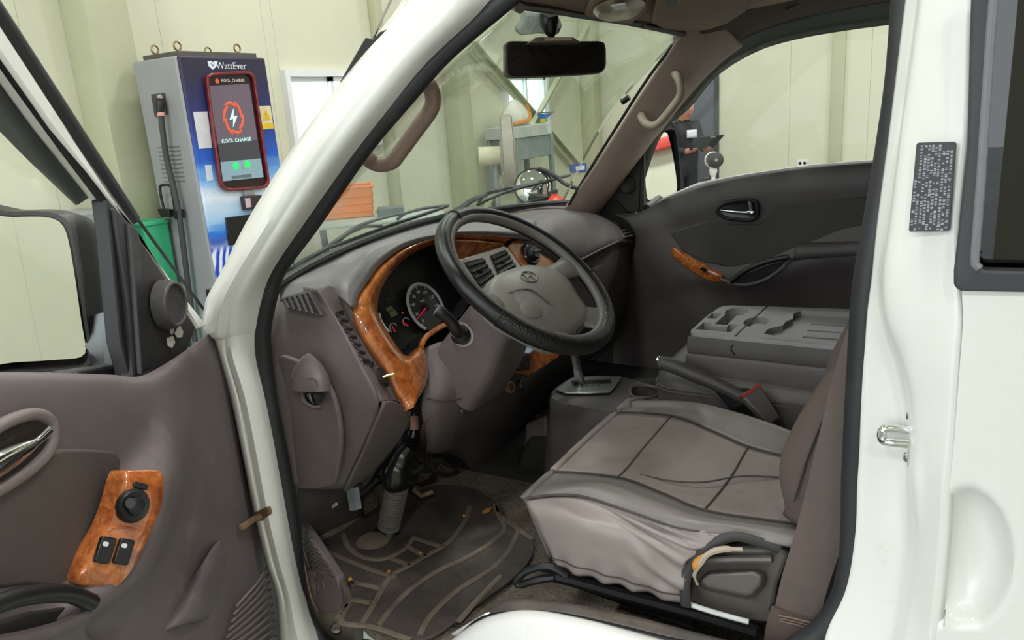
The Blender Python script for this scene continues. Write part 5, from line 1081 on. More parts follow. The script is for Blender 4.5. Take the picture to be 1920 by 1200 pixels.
cut(con, [MB().grid([[p+V((0, 0, .03)) for p in ch], [chc+(p-chc)*.9+V((0, 0, -.08)) for p in ch]], cu=True, cap=True)])
obj('cup_rim', MB().tube(ch, .0042, 8, closed=True), CONS, con)
stp = [P(a, b, y=.70) for a, b in ((984, 796), (1024, 780), (1032, 900), (978, 900))]
stb = obj('console_step', MB().prism(stp, (0, .14, 0)), CONS, con, bevel=.008)
obj('step_cup', MB().lathe([(.018, 0), (.018, .003), (.014, .0035), (.012, -.0), (0, -.001)], P(1010, 784, y=.735), (0, 0, 1), 22), BLK, con)
obj('engine_cover', MB().prism([V((.20, .68, .58)), V((1.2, .68, .58)), V((1.2, .70, .74)), V((.50, .70, .74)), V((.24, .70, .70))], (0, .42, 0)), DARK, con, bevel=.02)
# ------------------------------------------------------------------ centre seat base and its folded tray
VIN = plain('dark_grey_vinyl', (90, 84, 80), .48, var=.07, vscale=12, grain=.3, gscale=800); TRAY = plain('grey_tray_plastic', (138, 136, 135), .45, var=.05, grain=.15, gscale=900)
cs = []
for dz_, sx in ((.0, .55), (.0, .9), (-.015, .98), (-.05, 1.0), (-.10, .99), (-.16, .98), (-.22, .95)):
    c_ = V((.87, .95, .888)); cs.append([c_+V((a*sx, b*sx, dz_)) for a, b in rrect(.62, .43, .07, 7)])
cseat = obj('centre_seat', MB().grid([[V((.87, .95, .89))]*28]+cs, cu=True), VIN, truck, sharp=60); tag(cseat, 'dark vinyl centre seat with its back folded down as a grey tray')
obj('seat_piping', MB().tube([p+V((0, 0, .004)) for p in cs[3]], .003, 6, closed=True), VIN, cseat)
obj('seat_piping', MB().tube([p+V((0, 0, .012)) for p in cs[3]], .002, 6, closed=True), VIN, cseat)
TZ = .985
tc = [P(1290, 622, z=TZ), P(1348, 571, z=TZ), P(1640, 580, z=TZ), P(1610, 652, z=TZ)]   # near-front, far-front, far-rear, near-rear
def TQ(u_, v_, dz_=0): return (tc[0]*(1-u_)+tc[3]*u_)*(1-v_)+(tc[1]*(1-u_)+tc[2]*u_)*v_+V((0, 0, dz_))   # u rearwards, v to the far side
def sm(a, b, x): t_ = max(0, min(1, (x-a)/(b-a))); return t_*t_*(3-2*t_)
tp_ = [TQ(a, b) for a, b in ((.03, .0), (.3, 0), (1, 0), (1, 1), (.06, 1), (.02, .94), (0, .6), (0, .06))]
tray = obj('folded_back', MB().prism(even(tp_, 60, True), (0, 0, -.05)), TRAY, cseat, bevel=.004)
def well_(pts, d_): return MB().grid([[TQ(a, b, .02) for a, b in pts], [TQ(a, b, -.001) for a, b in pts], [TQ(*((V((a, b, 0))-V(c4))*.93+V(c4))[:2], -d_) for c4 in [tuple(sum((V((x, y, 0)) for x, y in pts), V())/len(pts))] for a, b in pts]], cu=True, cap=True)
def circ(u0, v0, ru, rv, n=22): return [(u0+ru*cos(2*pi*k/n), v0+rv*sin(2*pi*k/n)) for k in range(n)]
cut(tray, [well_(circ(.165, .76, .075, .15), .042), well_([(.11, .30), (.19, .30), (.19, .70), (.11, .70)], .04), well_([(.03, .10), (.255, .10), (.255, .34), (.20, .34), (.20, .24), (.09, .24), (.09, .34), (.03, .34)], .034),
     well_([(.02, .48), (.085, .48), (.085, .68), (.02, .68)], .02), well_(circ(.345, .46, .075, .16), .03),
     MB().prism([TQ(a, b, -.013) for a, b in ((.45, .14), (.52, .10), (.97, .10), (.97, .88), (.56, .88), (.53, .78), (.55, .62), (.52, .52), (.52, .40), (.48, .34), (.45, .26))], (0, 0, .04))]+
    [MB().grid([[TQ(a, b, h) for a, b in ((.66, .26+.18*k), (.86, .26+.18*k), (.86, .295+.18*k), (.66, .295+.18*k))] for h in (.01, -.020)], cu=True, cap=True) for k in range(3)])
obj('tray_ball', MB().lathe([(0, .010), (.020, .006), (.033, -.006), (.036, -.02)], TQ(.375, .42, -.012), (0, 0, 1), 24), TRAY, cseat)
obj('tray_split', MB().tube([TQ(.30, 0, .0005), TQ(.31, .5, .0005), TQ(.33, 1, .0005)], .0016, 5), BLK, cseat)
sk_ = []
for dz_, s_ in ((-.010, 1.0), (-.03, 1.012), (-.045, 1.012), (-.05, 1.0)):
    c_ = TQ(.5, .5); sk_.append([c_+(p-c_)*s_+V((0, 0, dz_)) for p in ([TQ(k/12, 0) for k in range(13)]+[TQ(1, k/8) for k in range(1, 9)]+[TQ(1-k/12, 1) for k in range(1, 13)]+[TQ(0, 1-k/8) for k in range(1, 8)])])
obj('tray_side', MB().grid(sk_, cu=True), plain('tray_side_dark', (88, 84, 80), .5, var=.05), cseat)
bk = []
for dz_, s_ in ((-.05, .98), (-.056, 1.02), (-.08, 1.035), (-.11, 1.03), (-.13, 1.0)):
    c_ = TQ(.5, .5); bk.append([c_+(p-c_)*s_+V((0, 0, dz_)) for p in ([TQ(k/12, 0) for k in range(13)]+[TQ(1, k/8) for k in range(1, 9)]+[TQ(1-k/12, 1) for k in range(1, 13)]+[TQ(0, 1-k/8) for k in range(1, 8)])])
obj('back_cushion', MB().grid(bk, 0, 24, cu=True), VIN, cseat)
obj('tray_seam', MB().tube(cr([TQ(.29, .0, -.02), TQ(.275, -.008, -.03), TQ(.30, -.012, -.042)], 8), .0016, 5), BLK, cseat)
# parking brake, buckle
pb_ = obj('parking_brake', MB().tube(cr([P(1236, 680, y=.70), P(1256, 684, y=.70), P(1300, 702, y=.705), P(1350, 724, y=.71), P(1400, 752, y=.715), P(1440, 790, y=.72)], 40), [.012]+[.0165]*18+[.015]*21, 14), plain('brake_grip', (72, 68, 65), .5, grain=.3), truck)
tag(pb_, 'dark parking brake lever with a chrome button')
obj('brake_button', MB().tube([P(1244, 682, y=.70), P(1232, 672, y=.70)], .0075, 12), CHROME, pb_)
obj('brake_base', MB().prism([P(a, b, y=.705) for a, b in ((1340, 735), (1400, 735), (1450, 790), (1420, 800), (1370, 770))], (0, .03, 0)), BLACKPL, pb_, bevel=.004)
bu = [P(a, b, y=c_) for a, b, c_ in ((1390, 741, .66), (1424, 718, .70), (1465, 783, .70), (1444, 796, .66))]
bn = (bu[1]-bu[0]).cross(bu[3]-bu[0]).normalized(); bn = bn if bn.dot(CAM-bu[0]) > 0 else -bn
buk = obj('belt_buckle', MB().prism(bu, bn*-.022), plain('buckle_grey', (100, 95, 92), .5, var=.05), truck, bevel=.004); tag(buk, 'grey belt buckle with a red release edge')
obj('release_button', MB().prism([bu[0]+bn*.001, bu[1]+bn*.001, bu[1].lerp(bu[2], .09)+bn*.001, bu[0].lerp(bu[3], .09)+bn*.001], bn*-.02), plain('buckle_red', (150, 62, 58), .4), buk, bevel=.001)
obj('buckle_stem', MB().tube([P(1380, 764, y=.68), P(1396, 760, y=.68), P(1410, 752, y=.68)], .012, 8, flat=(1, .5)), BLACKPL, buk)
# ------------------------------------------------------------------ driver's seat
def vinyl(name, col, sc=5):
    t = NT(name); b_ = L(col); c_ = t.ramp(t.noise(sc, 4, .6), [(.3, tuple(v*.90 for v in b_[:3])+(1,)), (.7, tuple(v*1.08 for v in b_[:3])+(1,))])
    t.set(Base_Color=c_, Roughness=.42); t.bump(t.noise(7, 3, .5, dist=.6), .25, .02); return t.m
SEATM = vinyl('seat_vinyl_taupe', (142, 130, 124)); SEATS = vinyl('seat_vinyl_bolster', (118, 112, 107)); SKIRT = vinyl('seat_skirt_taupe', (150, 140, 136)); BACKM = plain('brown_back_cloth', (96, 82, 77), .75, var=.08, vscale=14, grain=.3, gscale=900)
ST = [  # side seam, bolster, inner seam, .., far seam, far bolster, far edge
    [(989, 936, .852), (1012, 914, .862), (1046, 885, .862), (1105, 828, .860), (1165, 773, .862), (1190, 752, .880), (1212, 752, .858)],
    [(1078, 930, .872), (1112, 906, .888), (1161, 896, .874), (1212, 838, .868), (1262, 780, .870), (1290, 754, .892), (1312, 760, .866)],
    [(1174, 958, .878), (1208, 936, .890), (1240, 924, .870), (1300, 864, .860), (1335, 808, .866), (1368, 772, .890), (1390, 780, .864)],
    [(1274, 992, .878), (1302, 968, .890), (1322, 957, .868), (1370, 898, .854), (1405, 838, .864), (1438, 794, .888), (1460, 804, .862)],
    [(1380, 1004, .878), (1410, 984, .888), (1440, 976, .868), (1470, 915, .856), (1488, 858, .866), (1508, 818, .886), (1530, 828, .860)],
    [(1490, 1024, .878), (1520, 1000, .886), (1550, 990, .868), (1570, 930, .858), (1580, 870, .866), (1596, 836, .884), (1610, 846, .858)],
]
S3 = [[P(a, b, z=c_) for a, b, c_ in r_] for r_ in ST]
lip1 = [p+V((-.004, 0, -.012)) for p in S3[0]]; lip2 = [p+V((.03, .01, -.12)) for p in S3[0]]
allr = [lip2, lip1]+S3
def colslice(r_, a, b): return r_[a:b]
dense = [cr(r_, 37) for r_ in allr]        # 6 spans x 6
seat = obj('drivers_seat', MB().grid([r_[12:25] for r_ in dense], 0, 60), SEATM, truck, solid=.006)
tag(seat, 'taupe vinyl covered front seat with a torn opening low on its side')
obj('seat_bolster', MB().grid([r_[0:13] for r_ in dense], 0, 60), SEATS, seat, solid=.006); obj('seat_bolster', MB().grid([r_[24:37] for r_ in dense], 0, 60), SEATS, seat, solid=.006)
SEAM = plain('seam_thread', (78, 72, 68), .6)
den2 = list(zip(*[cr(c_, 60) for c_ in zip(*dense)]))
def seam(idx, lo=0, hi=60, col_=True): return obj('seam', MB().tube([V(r_[idx])+V((0, 0, .0012)) for r_ in den2[lo:hi]], .0016, 5), SEAM, seat)
seam(12, 8, 58); seam(24, 8, 58); seam(0, 8, 46)
for t_ in (25, 42): obj('seam', MB().tube([V(p)+V((0, 0, .0010)) for p in den2[t_][12:25]], .0018, 5), SEAM, seat)
obj('seam', MB().tube(cr([P(1200, 890, z=.870), P(1260, 902, z=.868), P(1320, 904, z=.865), P(1390, 893, z=.860), P(1460, 895, z=.858)], 30), .0016, 5), SEAM, seat)
# side skirt of the cover
top = [V(r_[0]) for r_ in den2[16:50]]; top = even(top, 12)
bot = [P(a, b, y=c_) for a, b, c_ in ((1046, 1063, .125), (1080, 1076, .118), (1120, 1088, .115), (1160, 1099, .115), (1200, 1110, .115), (1244, 1122, .115), (1284, 1133, .115), (1288, 1076, .115), (1312, 1044, .118), (1345, 1018, .122), (1378, 1008, .13), (1440, 1022, .14))]
md1 = [P(a, b, y=c_) for a, b, c_ in ((998, 966, .122), (1070, 972, .108), (1120, 986, .106), (1165, 998, .107), (1200, 1010, .106), (1236, 1020, .107), (1268, 1024, .106), (1290, 1022, .108), (1314, 1020, .112), (1345, 1012, .118), (1380, 1004, .128), (1444, 1012, .14))]
md2 = [P(a, b, y=c_) for a, b, c_ in ((1020, 1012, .122), (1074, 1024, .106), (1120, 1038, .104), (1162, 1050, .106), (1200, 1062, .103), (1240, 1074, .107), (1276, 1078, .106), (1290, 1050, .11), (1313, 1032, .114), (1345, 1014, .12), (1378, 1006, .129), (1442, 1017, .14))]
rows = [top, md1, md2, bot]
g = MB(); gr = [cr(r_, 80) for r_ in rows]; gr = list(zip(*[cr(c_, 30) for c_ in zip(*gr)]))
out = []
for i, r_ in enumerate(gr):
    v = i/29; rr = []
    for j, p in enumerate(r_):
        u_ = j/79; w_ = .0055*sin(u_*52+v*3)*max(0, v-.78)*4 + .006*sin(22*(v*1.0-u_*1.3))*sm(.25, .5, u_)*(1-sm(.62, .75, u_))*sm(0, .15, v)*(1-sm(.8, 1, v))
        rr.append(V(p)+V((0, -w_, 0)))
    out.append(rr)
obj('cover_skirt', g.grid(out), SKIRT, seat, solid=.003, sharp=180)
obj('seam', MB().tube([V(p)+V((0, -.003, .003)) for p in out[0]][:60], .0022, 5), SEAM, seat)
obj('seam', MB().tube([V(p)+V((0, -.002, 0)) for p in out[26]][:46], .0012, 5), SEAM, seat)
obj('cover_edging', MB().tube(cr([P(a, b, y=c_) for a, b, c_ in ((1286, 1136, .112), (1284, 1100, .111), (1290, 1070, .112), (1312, 1040, .114), (1342, 1018, .118), (1374, 1006, .124), (1410, 1012, .13), (1462, 1030, .138))], 40), .0085, 8, flat=(1, .5), up=(0, 1, 0)), plain('edging_dark', (62, 60, 60), .6), seat)
# recliner cover, foam and torn cover
PLC = plain('recliner_plastic', (100, 94, 88), .4, var=.06)
obj('recliner_cover', MB().prism([P(a, b, y=.150) for a, b in ((1288, 1128), (1296, 1080), (1320, 1046), (1370, 1028), (1462, 1026), (1480, 1040), (1456, 1100), (1448, 1170), (1400, 1166), (1340, 1150))], (0, .02, 0)), PLC, seat, bevel=.006)
blk = [P(a, b, y=.148) for a, b in ((1308, 1092), (1326, 1070), (1420, 1066), (1440, 1078), (1436, 1100), (1416, 1122), (1400, 1124), (1320, 1106))]
bl2 = [P(a, b, y=.118) for a, b in ((1314, 1088), (1330, 1076), (1412, 1072), (1428, 1082), (1424, 1098), (1408, 1114), (1398, 1116), (1326, 1100))]
obj('recliner_handle', MB().grid([blk, [a.lerp(b, .6) for a, b in zip(blk, bl2)], bl2], cu=True, cap=True), PLC, seat, bevel=.004, seg=3)
obj('cover_ledge', MB().tube([P(1322, 1050, y=.14), P(1380, 1048, y=.14), P(1448, 1048, y=.14)], .006, 8), PLC, seat)
obj('white_trim', MB().tube(cr([P(1288, 1131, y=.118), P(1320, 1142, y=.118), P(1360, 1154, y=.12), P(1404, 1166, y=.122)], 16), .0042, 8), PVC, seat)
obj('foam_edge', MB().tube(cr([P(1304, 1070, y=.104), P(1307, 1058, y=.104), P(1315, 1048, y=.106), P(1328, 1040, y=.108)], 12), [.003, .005, .006, .007, .007, .007, .006, .006, .005, .005, .004, .003], 8), plain('orange_foam', (212, 150, 70), .9, var=.15), seat)
obj('torn_lining', MB().tube(cr([P(1308, 1096, y=.110), P(1302, 1078, y=.104), P(1312, 1060, y=.100), P(1326, 1040, y=.102), P(1352, 1030, y=.108), P(1392, 1030, y=.118)], 24), [.002]*4+[.003]*6+[.0045]*6+[.005]*5+[.003]*3, 6), plain('torn_lining_pale', (186, 172, 156), .9, var=.15), seat)
# seat base, rails
obj('seat_base', MB().prism([P(1046, 1066, y=.17), P(1290, 1130, y=.17), P(1300, 1180, y=.17), P(1060, 1096, y=.17)], (0, .42, 0)), BLK, seat, smooth=False)
obj('seat_rail', MB().tube([P(1020, 1076, y=.13), P(1064, 1086, y=.13), P(1180, 1118, y=.13), P(1300, 1150, y=.13), P(1420, 1186, y=.13)], .013, 8, flat=(1.2, .8)), BLACKPL, seat)
obj('rail_loop', MB().tube(cr([P(1064, 1080, y=.125), P(1030, 1062, y=.12), P(990, 1070, y=.115), P(970, 1088, y=.11), P(976, 1096, y=.11), P(1006, 1088, y=.112), P(1040, 1082, y=.12)], 40), .007, 8), BLACKPL, seat)
# backrest
prof_f = [(1488, 962), (1474, 940), (1463, 888), (1467, 848), (1482, 808), (1525, 733), (1576, 668), (1602, 642), (1650, 560), (1690, 450)]
fr_ = [P(a, b, y=.21) for a, b in prof_f]
def prof(y_, ins):
    f_ = [V((p.x+ins, y_, p.z)) for p in fr_]; b_ = [V((p.x+.15-ins*.5+.02*(i/9), y_, p.z+.03)) for i, p in enumerate(fr_)]
    return f_+b_[::-1]
secs = [prof(y_, ins) for y_, ins in ((.168, .06), (.172, .03), (.185, .010), (.21, 0), (.30, .012), (.42, .02), (.54, .012), (.63, .0), (.655, .010), (.668, .03), (.672, .06))]
obj('backrest', MB().grid(secs, 50, 30, cu=True, cap=True), BACKM, seat, sharp=180)
obj('seam', MB().tube([P(1488, 940, y=.165), P(1512, 860, y=.165), P(1540, 790, y=.165), P(1570, 730, y=.165)], .002, 5), SEAM, seat)
# belt webbing beside the seat
BELT = plain('belt_webbing', (96, 84, 78), .7, var=.06, vscale=20, grain=.4, gscale=1500)
bp = cr([P(a, b, y=c_) for a, b, c_ in ((1484, 1198, .105), (1492, 1160, .105), (1506, 1100, .108), (1528, 1030, .112), (1548, 960, .116), (1568, 880, .12), (1590, 790, .125), (1616, 690, .13), (1676, 500, .14), (1722, 250, .15), (1750, 120, .16))], 60)
blt = obj('seat_belt', MB().tube(bp, .030, 8, flat=(1, .06), up=(0, 1, 0)), BELT, truck); tag(blt, 'brown seat belt webbing running down beside the seat')
obj('belt_sleeve', MB().tube([P(1478, 1215, y=.098), P(1482, 1190, y=.098), P(1492, 1156, y=.099)], .034, 8, flat=(1, .14), up=(0, 1, 0)), plain('belt_sleeve_brown', (88, 74, 68), .6, var=.12, vscale=30), blt)
for k in range(3): obj('stitch_row', MB().tube([P(1460+k*1, 1154+k*5, y=.092), P(1490, 1160+k*5, y=.091), P(1520-k, 1168+k*5, y=.092)], .0012, 5), plain('stitch_tan', (128, 106, 92), .7), blt)
obj('belt_anchor', MB().lathe([(.008, 0), (.008, .006), (.005, .008), (0, .008)], P(1454, 1140, y=.12), (0, -1, 0), 14), BLACKPL, blt)
obj('pillar_inner', MB().prism([P(a, b, y=.15) for a, b in ((1420, 1230), (1470, 1160), (1540, 1000), (1590, 820), (1625, 600), (1660, 400), (1715, -60), (1790, -60), (1760, 1230))], (0, .02, 0)), TRIMD, body, smooth=False)
# ------------------------------------------------------------------ charging kiosk
KX, KY0, KY1, KXB, KZT = -3.17, 2.462, 3.185, -3.62, 1.985
def K(px, py, h=0): return P(px, py, x=KX+h)
def KS(px, py, h=0): return P(px, py, y=KY0-h)
EX, EY, EZ = V((1, 0, 0)), V((0, 1, 0)), V((0, 0, 1))
def wrap():
    t = NT('printed_blue_wrap'); sx = t.n('ShaderNodeSeparateXYZ'); t.l(t.coord(), sx.inputs[0])
    nz = t.noise(4, 4, .6, stretch=(1, 1, 5)); mp = t.n('ShaderNodeMath'); mp.operation = 'MULTIPLY_ADD'; mp.inputs[1].default_value = .12; t.l(nz, mp.inputs[0]); t.l(sx.outputs[2], mp.inputs[2])
    mr = t.n('ShaderNodeMapRange'); mr.inputs[1].default_value = .50; mr.inputs[2].default_value = 2.05; t.l(mp.outputs[0], mr.inputs[0])
    c_ = t.ramp(mr.outputs[0], [(.0, L((32, 84, 190))), (.16, L((190, 212, 240))), (.22, L((60, 90, 180))), (.27, L((30, 120, 215))), (.31, L((150, 195, 235))), (.42, L((226, 235, 248))), (.49, L((120, 175, 232))), (.57, L((30, 92, 196))), (.72, L((36, 46, 116))), (.92, L((40, 34, 62)))])
    wv = t.n('ShaderNodeTexWave'); wv.wave_type = 'RINGS'; wv.inputs['Scale'].default_value = 6.0; wv.inputs['Distortion'].default_value = 1.2
    m_ = t.n('ShaderNodeMapping'); m_.inputs['Location'].default_value = (3.17, -3.9, -1.0); m_.inputs['Scale'].default_value = (.2, 1, 1.8); t.l(t.coord(), m_.inputs[0]); t.l(m_.outputs[0], wv.inputs[0])
    wc = t.ramp(wv.outputs[0], [(.3, L((30, 70, 190))), (.7, L((225, 232, 246)))])
    lo = t.n('ShaderNodeMapRange'); lo.inputs[1].default_value = .76; lo.inputs[2].default_value = .72; t.l(sx.outputs[2], lo.inputs[0])
    c_ = t.mix(lo.outputs[0], c_, wc); t.set(Base_Color=c_, Roughness=.5); return t.m
kk = empty('charging_kiosk', ((KX+KXB)/2, (KY0+KY1)/2, GZ), 'tall blue and grey charging kiosk with a red framed touch screen', 'kiosk')
KGREY = plain('kiosk_grey_side', (150, 152, 154), .4, var=.04)
obj('cabinet', MB().box(((KX+KXB)/2-.006, (KY0+KY1)/2, (GZ+KZT)/2), (KX-KXB-.012, KY1-KY0, KZT-GZ)), KGREY, kk, bevel=.012)
obj('front_door', MB().box((KX-.01, (KY0+KY1)/2+.008, (GZ+.1+KZT)/2), (.03, KY1-KY0-.012, KZT-GZ-.1)), wrap(), kk, bevel=.012)
obj('top_plate', MB().prism([V((KX-.04, KY0+.05, KZT)), V((KX-.04, KY1-.03, KZT)), V((KXB+.05, KY1-.03, KZT)), V((KXB+.05, KY0+.05, KZT))], (0, 0, .035)), plain('kiosk_roof_dark', (84, 80, 74), .5), kk, bevel=.004)
BRASS = plain('eyebolt_brass', (150, 128, 90), .4, metal=.8)
for yy, xx in ((KY0+.10, KX-.10), (KY0+.10, KXB+.12), (KY1-.14, KX-.10), (KY1-.2, KXB+.12)):
    c_ = V((xx, yy, KZT+.07)); e_ = obj('eyebolt', MB().tube([c_+V((0, .026*cos(a), .026*sin(a))) for a in [2*pi*k/18 for k in range(18)]], .006, 8, closed=True), BRASS, kk)
    obj('bolt_shank', MB().tube([c_+V((0, 0, -.07)), c_+V((0, 0, -.026))], .008, 8), BRASS, e_)
# screen
bz_ = even(cr([K(a, b, .012) for a, b in ((383, 150), (388, 140), (400, 137), (456, 134), (468, 138), (474, 150), (484, 220), (497, 312), (501, 340), (496, 351), (482, 354), (430, 358), (416, 355), (409, 344), (404, 316), (392, 220))], 120, True), 100, True); bzc_ = sum(bz_, V())/100
REDB = plain('red_screen_frame', (116, 24, 30), .3, coat=.5, var=.1)
obj('screen_frame', MB().ring(bz_, [bzc_+V((0, (p.y-bzc_.y)*.93, (p.z-bzc_.z)*.955)) for p in bz_], EX*.03), REDB, kk, bevel=.005)
obj('screen_border', MB().prism([bzc_+V((-.002, (p.y-bzc_.y)*.94, (p.z-bzc_.z)*.96)) for p in bz_], EX*.008), plain('screen_border_plum', (40, 20, 26), .2), kk, smooth=False)
def scr(name, q, h, col, e_=.55, par=kk): return obj(name, MB().prism([K(a, b, h) for a, b in q], EX*.001), plain(name+'_glow', col, .3, var=0, emit=e_), par, smooth=False)
sc_ = scr('screen_upper', [(391, 161), (467, 157), (483, 262), (408, 270)], .021, (92, 80, 92), .45)
scr('screen_mid', [(408, 270), (483, 262), (489, 297), (413, 304)], .021, (58, 58, 64), .4); scr('screen_panel', [(413, 304), (489, 297), (494, 332), (418, 340)], .021, (116, 142, 152), .5)
lg = K(438, 221, .0235); ORG = plain('logo_orange', (196, 84, 58), .4, var=0, emit=.5); CY = plain('logo_cyan', (180, 232, 226), .4, var=0, emit=.7)
for k in range(6):
    a0 = 2*pi*k/6; arc_ = [lg+EY*(.075*cos(a0+t_*1.25)*(.86+.26*t_))+EZ*(.098*sin(a0+t_*1.25)*(.86+.26*t_)) for t_ in [j/9 for j in range(10)]]
    obj('logo_petal', MB().tube(arc_, [.006+.005*sin(pi*j/9) for j in range(10)], 6, flat=(1, .1), up=EX), ORG, kk)
obj('logo_bolt', MB().prism([lg+EY*a+EZ*b for a, b in ((.012, .062), (-.036, -.010), (-.004, -.006), (-.018, -.062), (.034, .012), (.002, .010))], EX*.001), CY, kk, smooth=False)
text('screen_title', 'KOOL CHARGE', .036, K(444, 263, .0235), EY, (EZ+EY*.0).normalized(), CY, kk)
text('screen_header', 'KOOL_CHARGE', .027, K(437, 151, .0215), EY, EZ, plain('header_white', (200, 190, 192), .4, var=0, emit=.4), kk)
obj('header_mark', MB().lathe([(.016, 0), (.016, .001), (0, .001)], K(407, 152, .0205), EX, 12), ORG, kk)
GRN = plain('button_green', (40, 190, 100), .4, var=0, emit=.7)
for a, b in ((442, 311), (464, 308)): obj('screen_button', MB().lathe([(.027, 0), (.027, .001), (0, .001)], K(a, b, .0225), EX, 20), GRN, kk)
scr('screen_bar', [(434, 330), (471, 326), (472, 332), (435, 336)], .0225, (86, 96, 104), .4)
obj('panel_divider', MB().tube([K(452, 300, .023), K(456, 318, .023)], .001, 5), plain('divider_grey', (96, 112, 120), .5), kk)
# maker's mark
WHT = plain('kiosk_white_print', (228, 232, 240), .5, var=0)
text('maker_name', 'WattEver', .064, K(434, 124, .0065), EY, EZ, WHT, kk)
obj('maker_mark', MB().prism([K(a, b, .0065) for a, b in ((389, 115), (396, 114), (399, 117), (402, 114), (408, 115), (406, 124), (399, 131), (391, 124))], EX*.001), WHT, kk, smooth=False)
obj('mark_blue', MB().prism([K(a, b, .008) for a, b in ((394, 117), (399, 121), (402, 119), (399, 125))], EX*.001), plain('mark_blue_print', (70, 140, 215), .5), kk, smooth=False)
# stickers, reader, card box
obj('notice_label', MB().prism([K(a, b, .006) for a, b in ((362, 210), (389, 209), (398, 277), (373, 279))], EX*.001), plain('label_pale', (214, 214, 220), .5), kk, smooth=False)
wl_ = obj('warning_label', MB().prism([K(a, b, .006) for a, b in ((486, 199), (507, 198), (513, 241), (493, 243))], EX*.001), plain('label_cream', (226, 216, 178), .5), kk, smooth=False)
YEL = plain('warning_yellow', (232, 196, 40), .5)
obj('warning_triangle', MB().prism([K(a, b, .0075) for a, b in ((498, 204), (508, 224), (492, 226))], EX*.001), YEL, kk, smooth=False); obj('warning_band', MB().prism([K(a, b, .0075) for a, b in ((491, 232), (512, 230), (513, 240), (493, 242))], EX*.001), YEL, kk, smooth=False)
text('warning_sign', '!', .05, K(499, 217, .009), EY, EZ, BLK, kk)
obj('card_slot', MB().prism([K(a, b, .005) for a, b in ((452, 352), (470, 350), (473, 366), (455, 368))], EX*.025), plain('slot_grey', (150, 152, 156), .4), kk, bevel=.003)
obj('card_reader', MB().prism([K(a, b, .005) for a, b in ((449, 368), (482, 365), (486, 390), (453, 394))], EX*.05), plain('reader_plum', (52, 44, 52), .35), kk, bevel=.006)
obj('reader_window', MB().prism([K(a, b, .056) for a, b in ((459, 372), (469, 371), (471, 388), (462, 390))], EX*.001), plain('reader_window_pink', (200, 176, 186), .3), kk, smooth=False)
obj('holster', MB().prism([K(a, b, .004) for a, b in ((421, 408), (500, 398), (506, 450), (428, 460))], EX*.012), BLACKG, kk, bevel=.004)
obj('faint_hatch', MB().prism([K(a, b, .006) for a, b in ((384, 310), (396, 309), (400, 338), (388, 340))], EX*.0012), plain('hatch_pale', (200, 212, 228), .4), kk, smooth=False)
# side: connector pocket, cable, handle, louvres
obj('side_pocket', MB().prism([KS(a, b, .002) for a, b in ((285, 177), (309, 174), (315, 214), (292, 219))], EY*-.01), plain('pocket_dark', (66, 66, 68), .5), kk, bevel=.003)
obj('connector', MB().tube(cr([KS(300, 182, .03), KS(300, 194, .05), KS(300, 208, .06), KS(301, 216, .06)], 14), [.012, .016, .022, .026, .028, .028, .028, .027, .026, .025, .024, .024, .022, .02], 12), BLACKPL, kk)
obj('connector_cap', MB().lathe([(.016, -.01), (.018, 0), (.012, .014), (0, .016)], KS(300, 182, .04), V((0, -.4, 1)), 12), plain('connector_pink', (186, 160, 150), .4), kk); obj('cable_collar', MB().lathe([(.024, -.012), (.026, 0), (.024, .012)], KS(302, 214, .06), EZ, 14), plain('collar_pink', (214, 150, 140), .5), kk)
obj('charging_cable', MB().tube(cr([KS(302, 216, .06), KS(305, 245, .06), KS(313, 300, .06), KS(325, 350, .06), KS(337, 410, .06), KS(346, 480, .06), KS(356, 560, .06), KS(366, 640, .06)], 50), .019, 12), plain('cable_dark', (64, 64, 66), .5), kk)
obj('side_handle', MB().tube(cr([KS(a, b, .05) for a, b in ((300, 352), (306, 347), (318, 348), (322, 358), (328, 398), (324, 404), (312, 402), (304, 378))], 40, True), .009, 8, closed=True), BLACKPL, kk)
obj('handle_block', MB().prism([KS(a, b, .03) for a, b in ((306, 390), (328, 392), (330, 404), (314, 406))], EY*-.05), BLACKPL, kk, bevel=.004)
obj('cable_clip', MB().prism([KS(a, b, .02) for a, b in ((340, 392), (346, 392), (348, 408), (342, 409))], EY*-.06), BLACKPL, kk, bevel=.003)
for k in range(9): obj('louvre', MB().tube([KS(296-.0*k+k*1.4, 276+k*8, .003), KS(336+k*1.4, 274+k*8, .003)], .005, 6), plain('louvre_grey', (134, 136, 138), .45), kk)
# ------------------------------------------------------------------ low cabinet and green bin beside the kiosk
lc_ = empty('steel_cabinet', (-3.68, 1.62, GZ), 'low grey steel cabinet standing against the wall behind the open door', 'cabinet')
obj('body', MB().box((-3.70, 1.60, (GZ+1.08)/2), (.45, 1.0, 1.08-GZ)), METALGREY, lc_, bevel=.006)
for k in range(2):
    d_ = obj('door', MB().box((-3.468, 1.355+.49*k, .42), (.016, .47, 1.16)), METALGREY, lc_, bevel=.003); obj('handle', MB().tube([(-3.45, 1.555+.09*k, .35), (-3.435, 1.555+.09*k, .42), (-3.45, 1.555+.09*k, .5)], .008, 6), STEEL, d_)
gb = P(287, 440, y=2.36); gbx = gb.x-.06; ges = empty('green_bin', (gbx, 2.37, GZ), 'green plastic bin standing left of the charging kiosk', 'bin')
GREEN = plain('green_plastic', (62, 178, 128), .45, var=.06)
obj('bin_wall', MB().grid([loop2((gbx, 2.34, z_), EX, EY, rrect(w_, .2, .03)) for z_, w_ in ((GZ+.005, .24), (.93, .30))], cu=True, cap=True), GREEN, ges, sharp=30)
obj('bin_lid', MB().prism(loop2((gbx, 2.34, .93), EX, EY, rrect(.32, .21, .03)), (0, 0, .03)), GREEN, ges, bevel=.008)
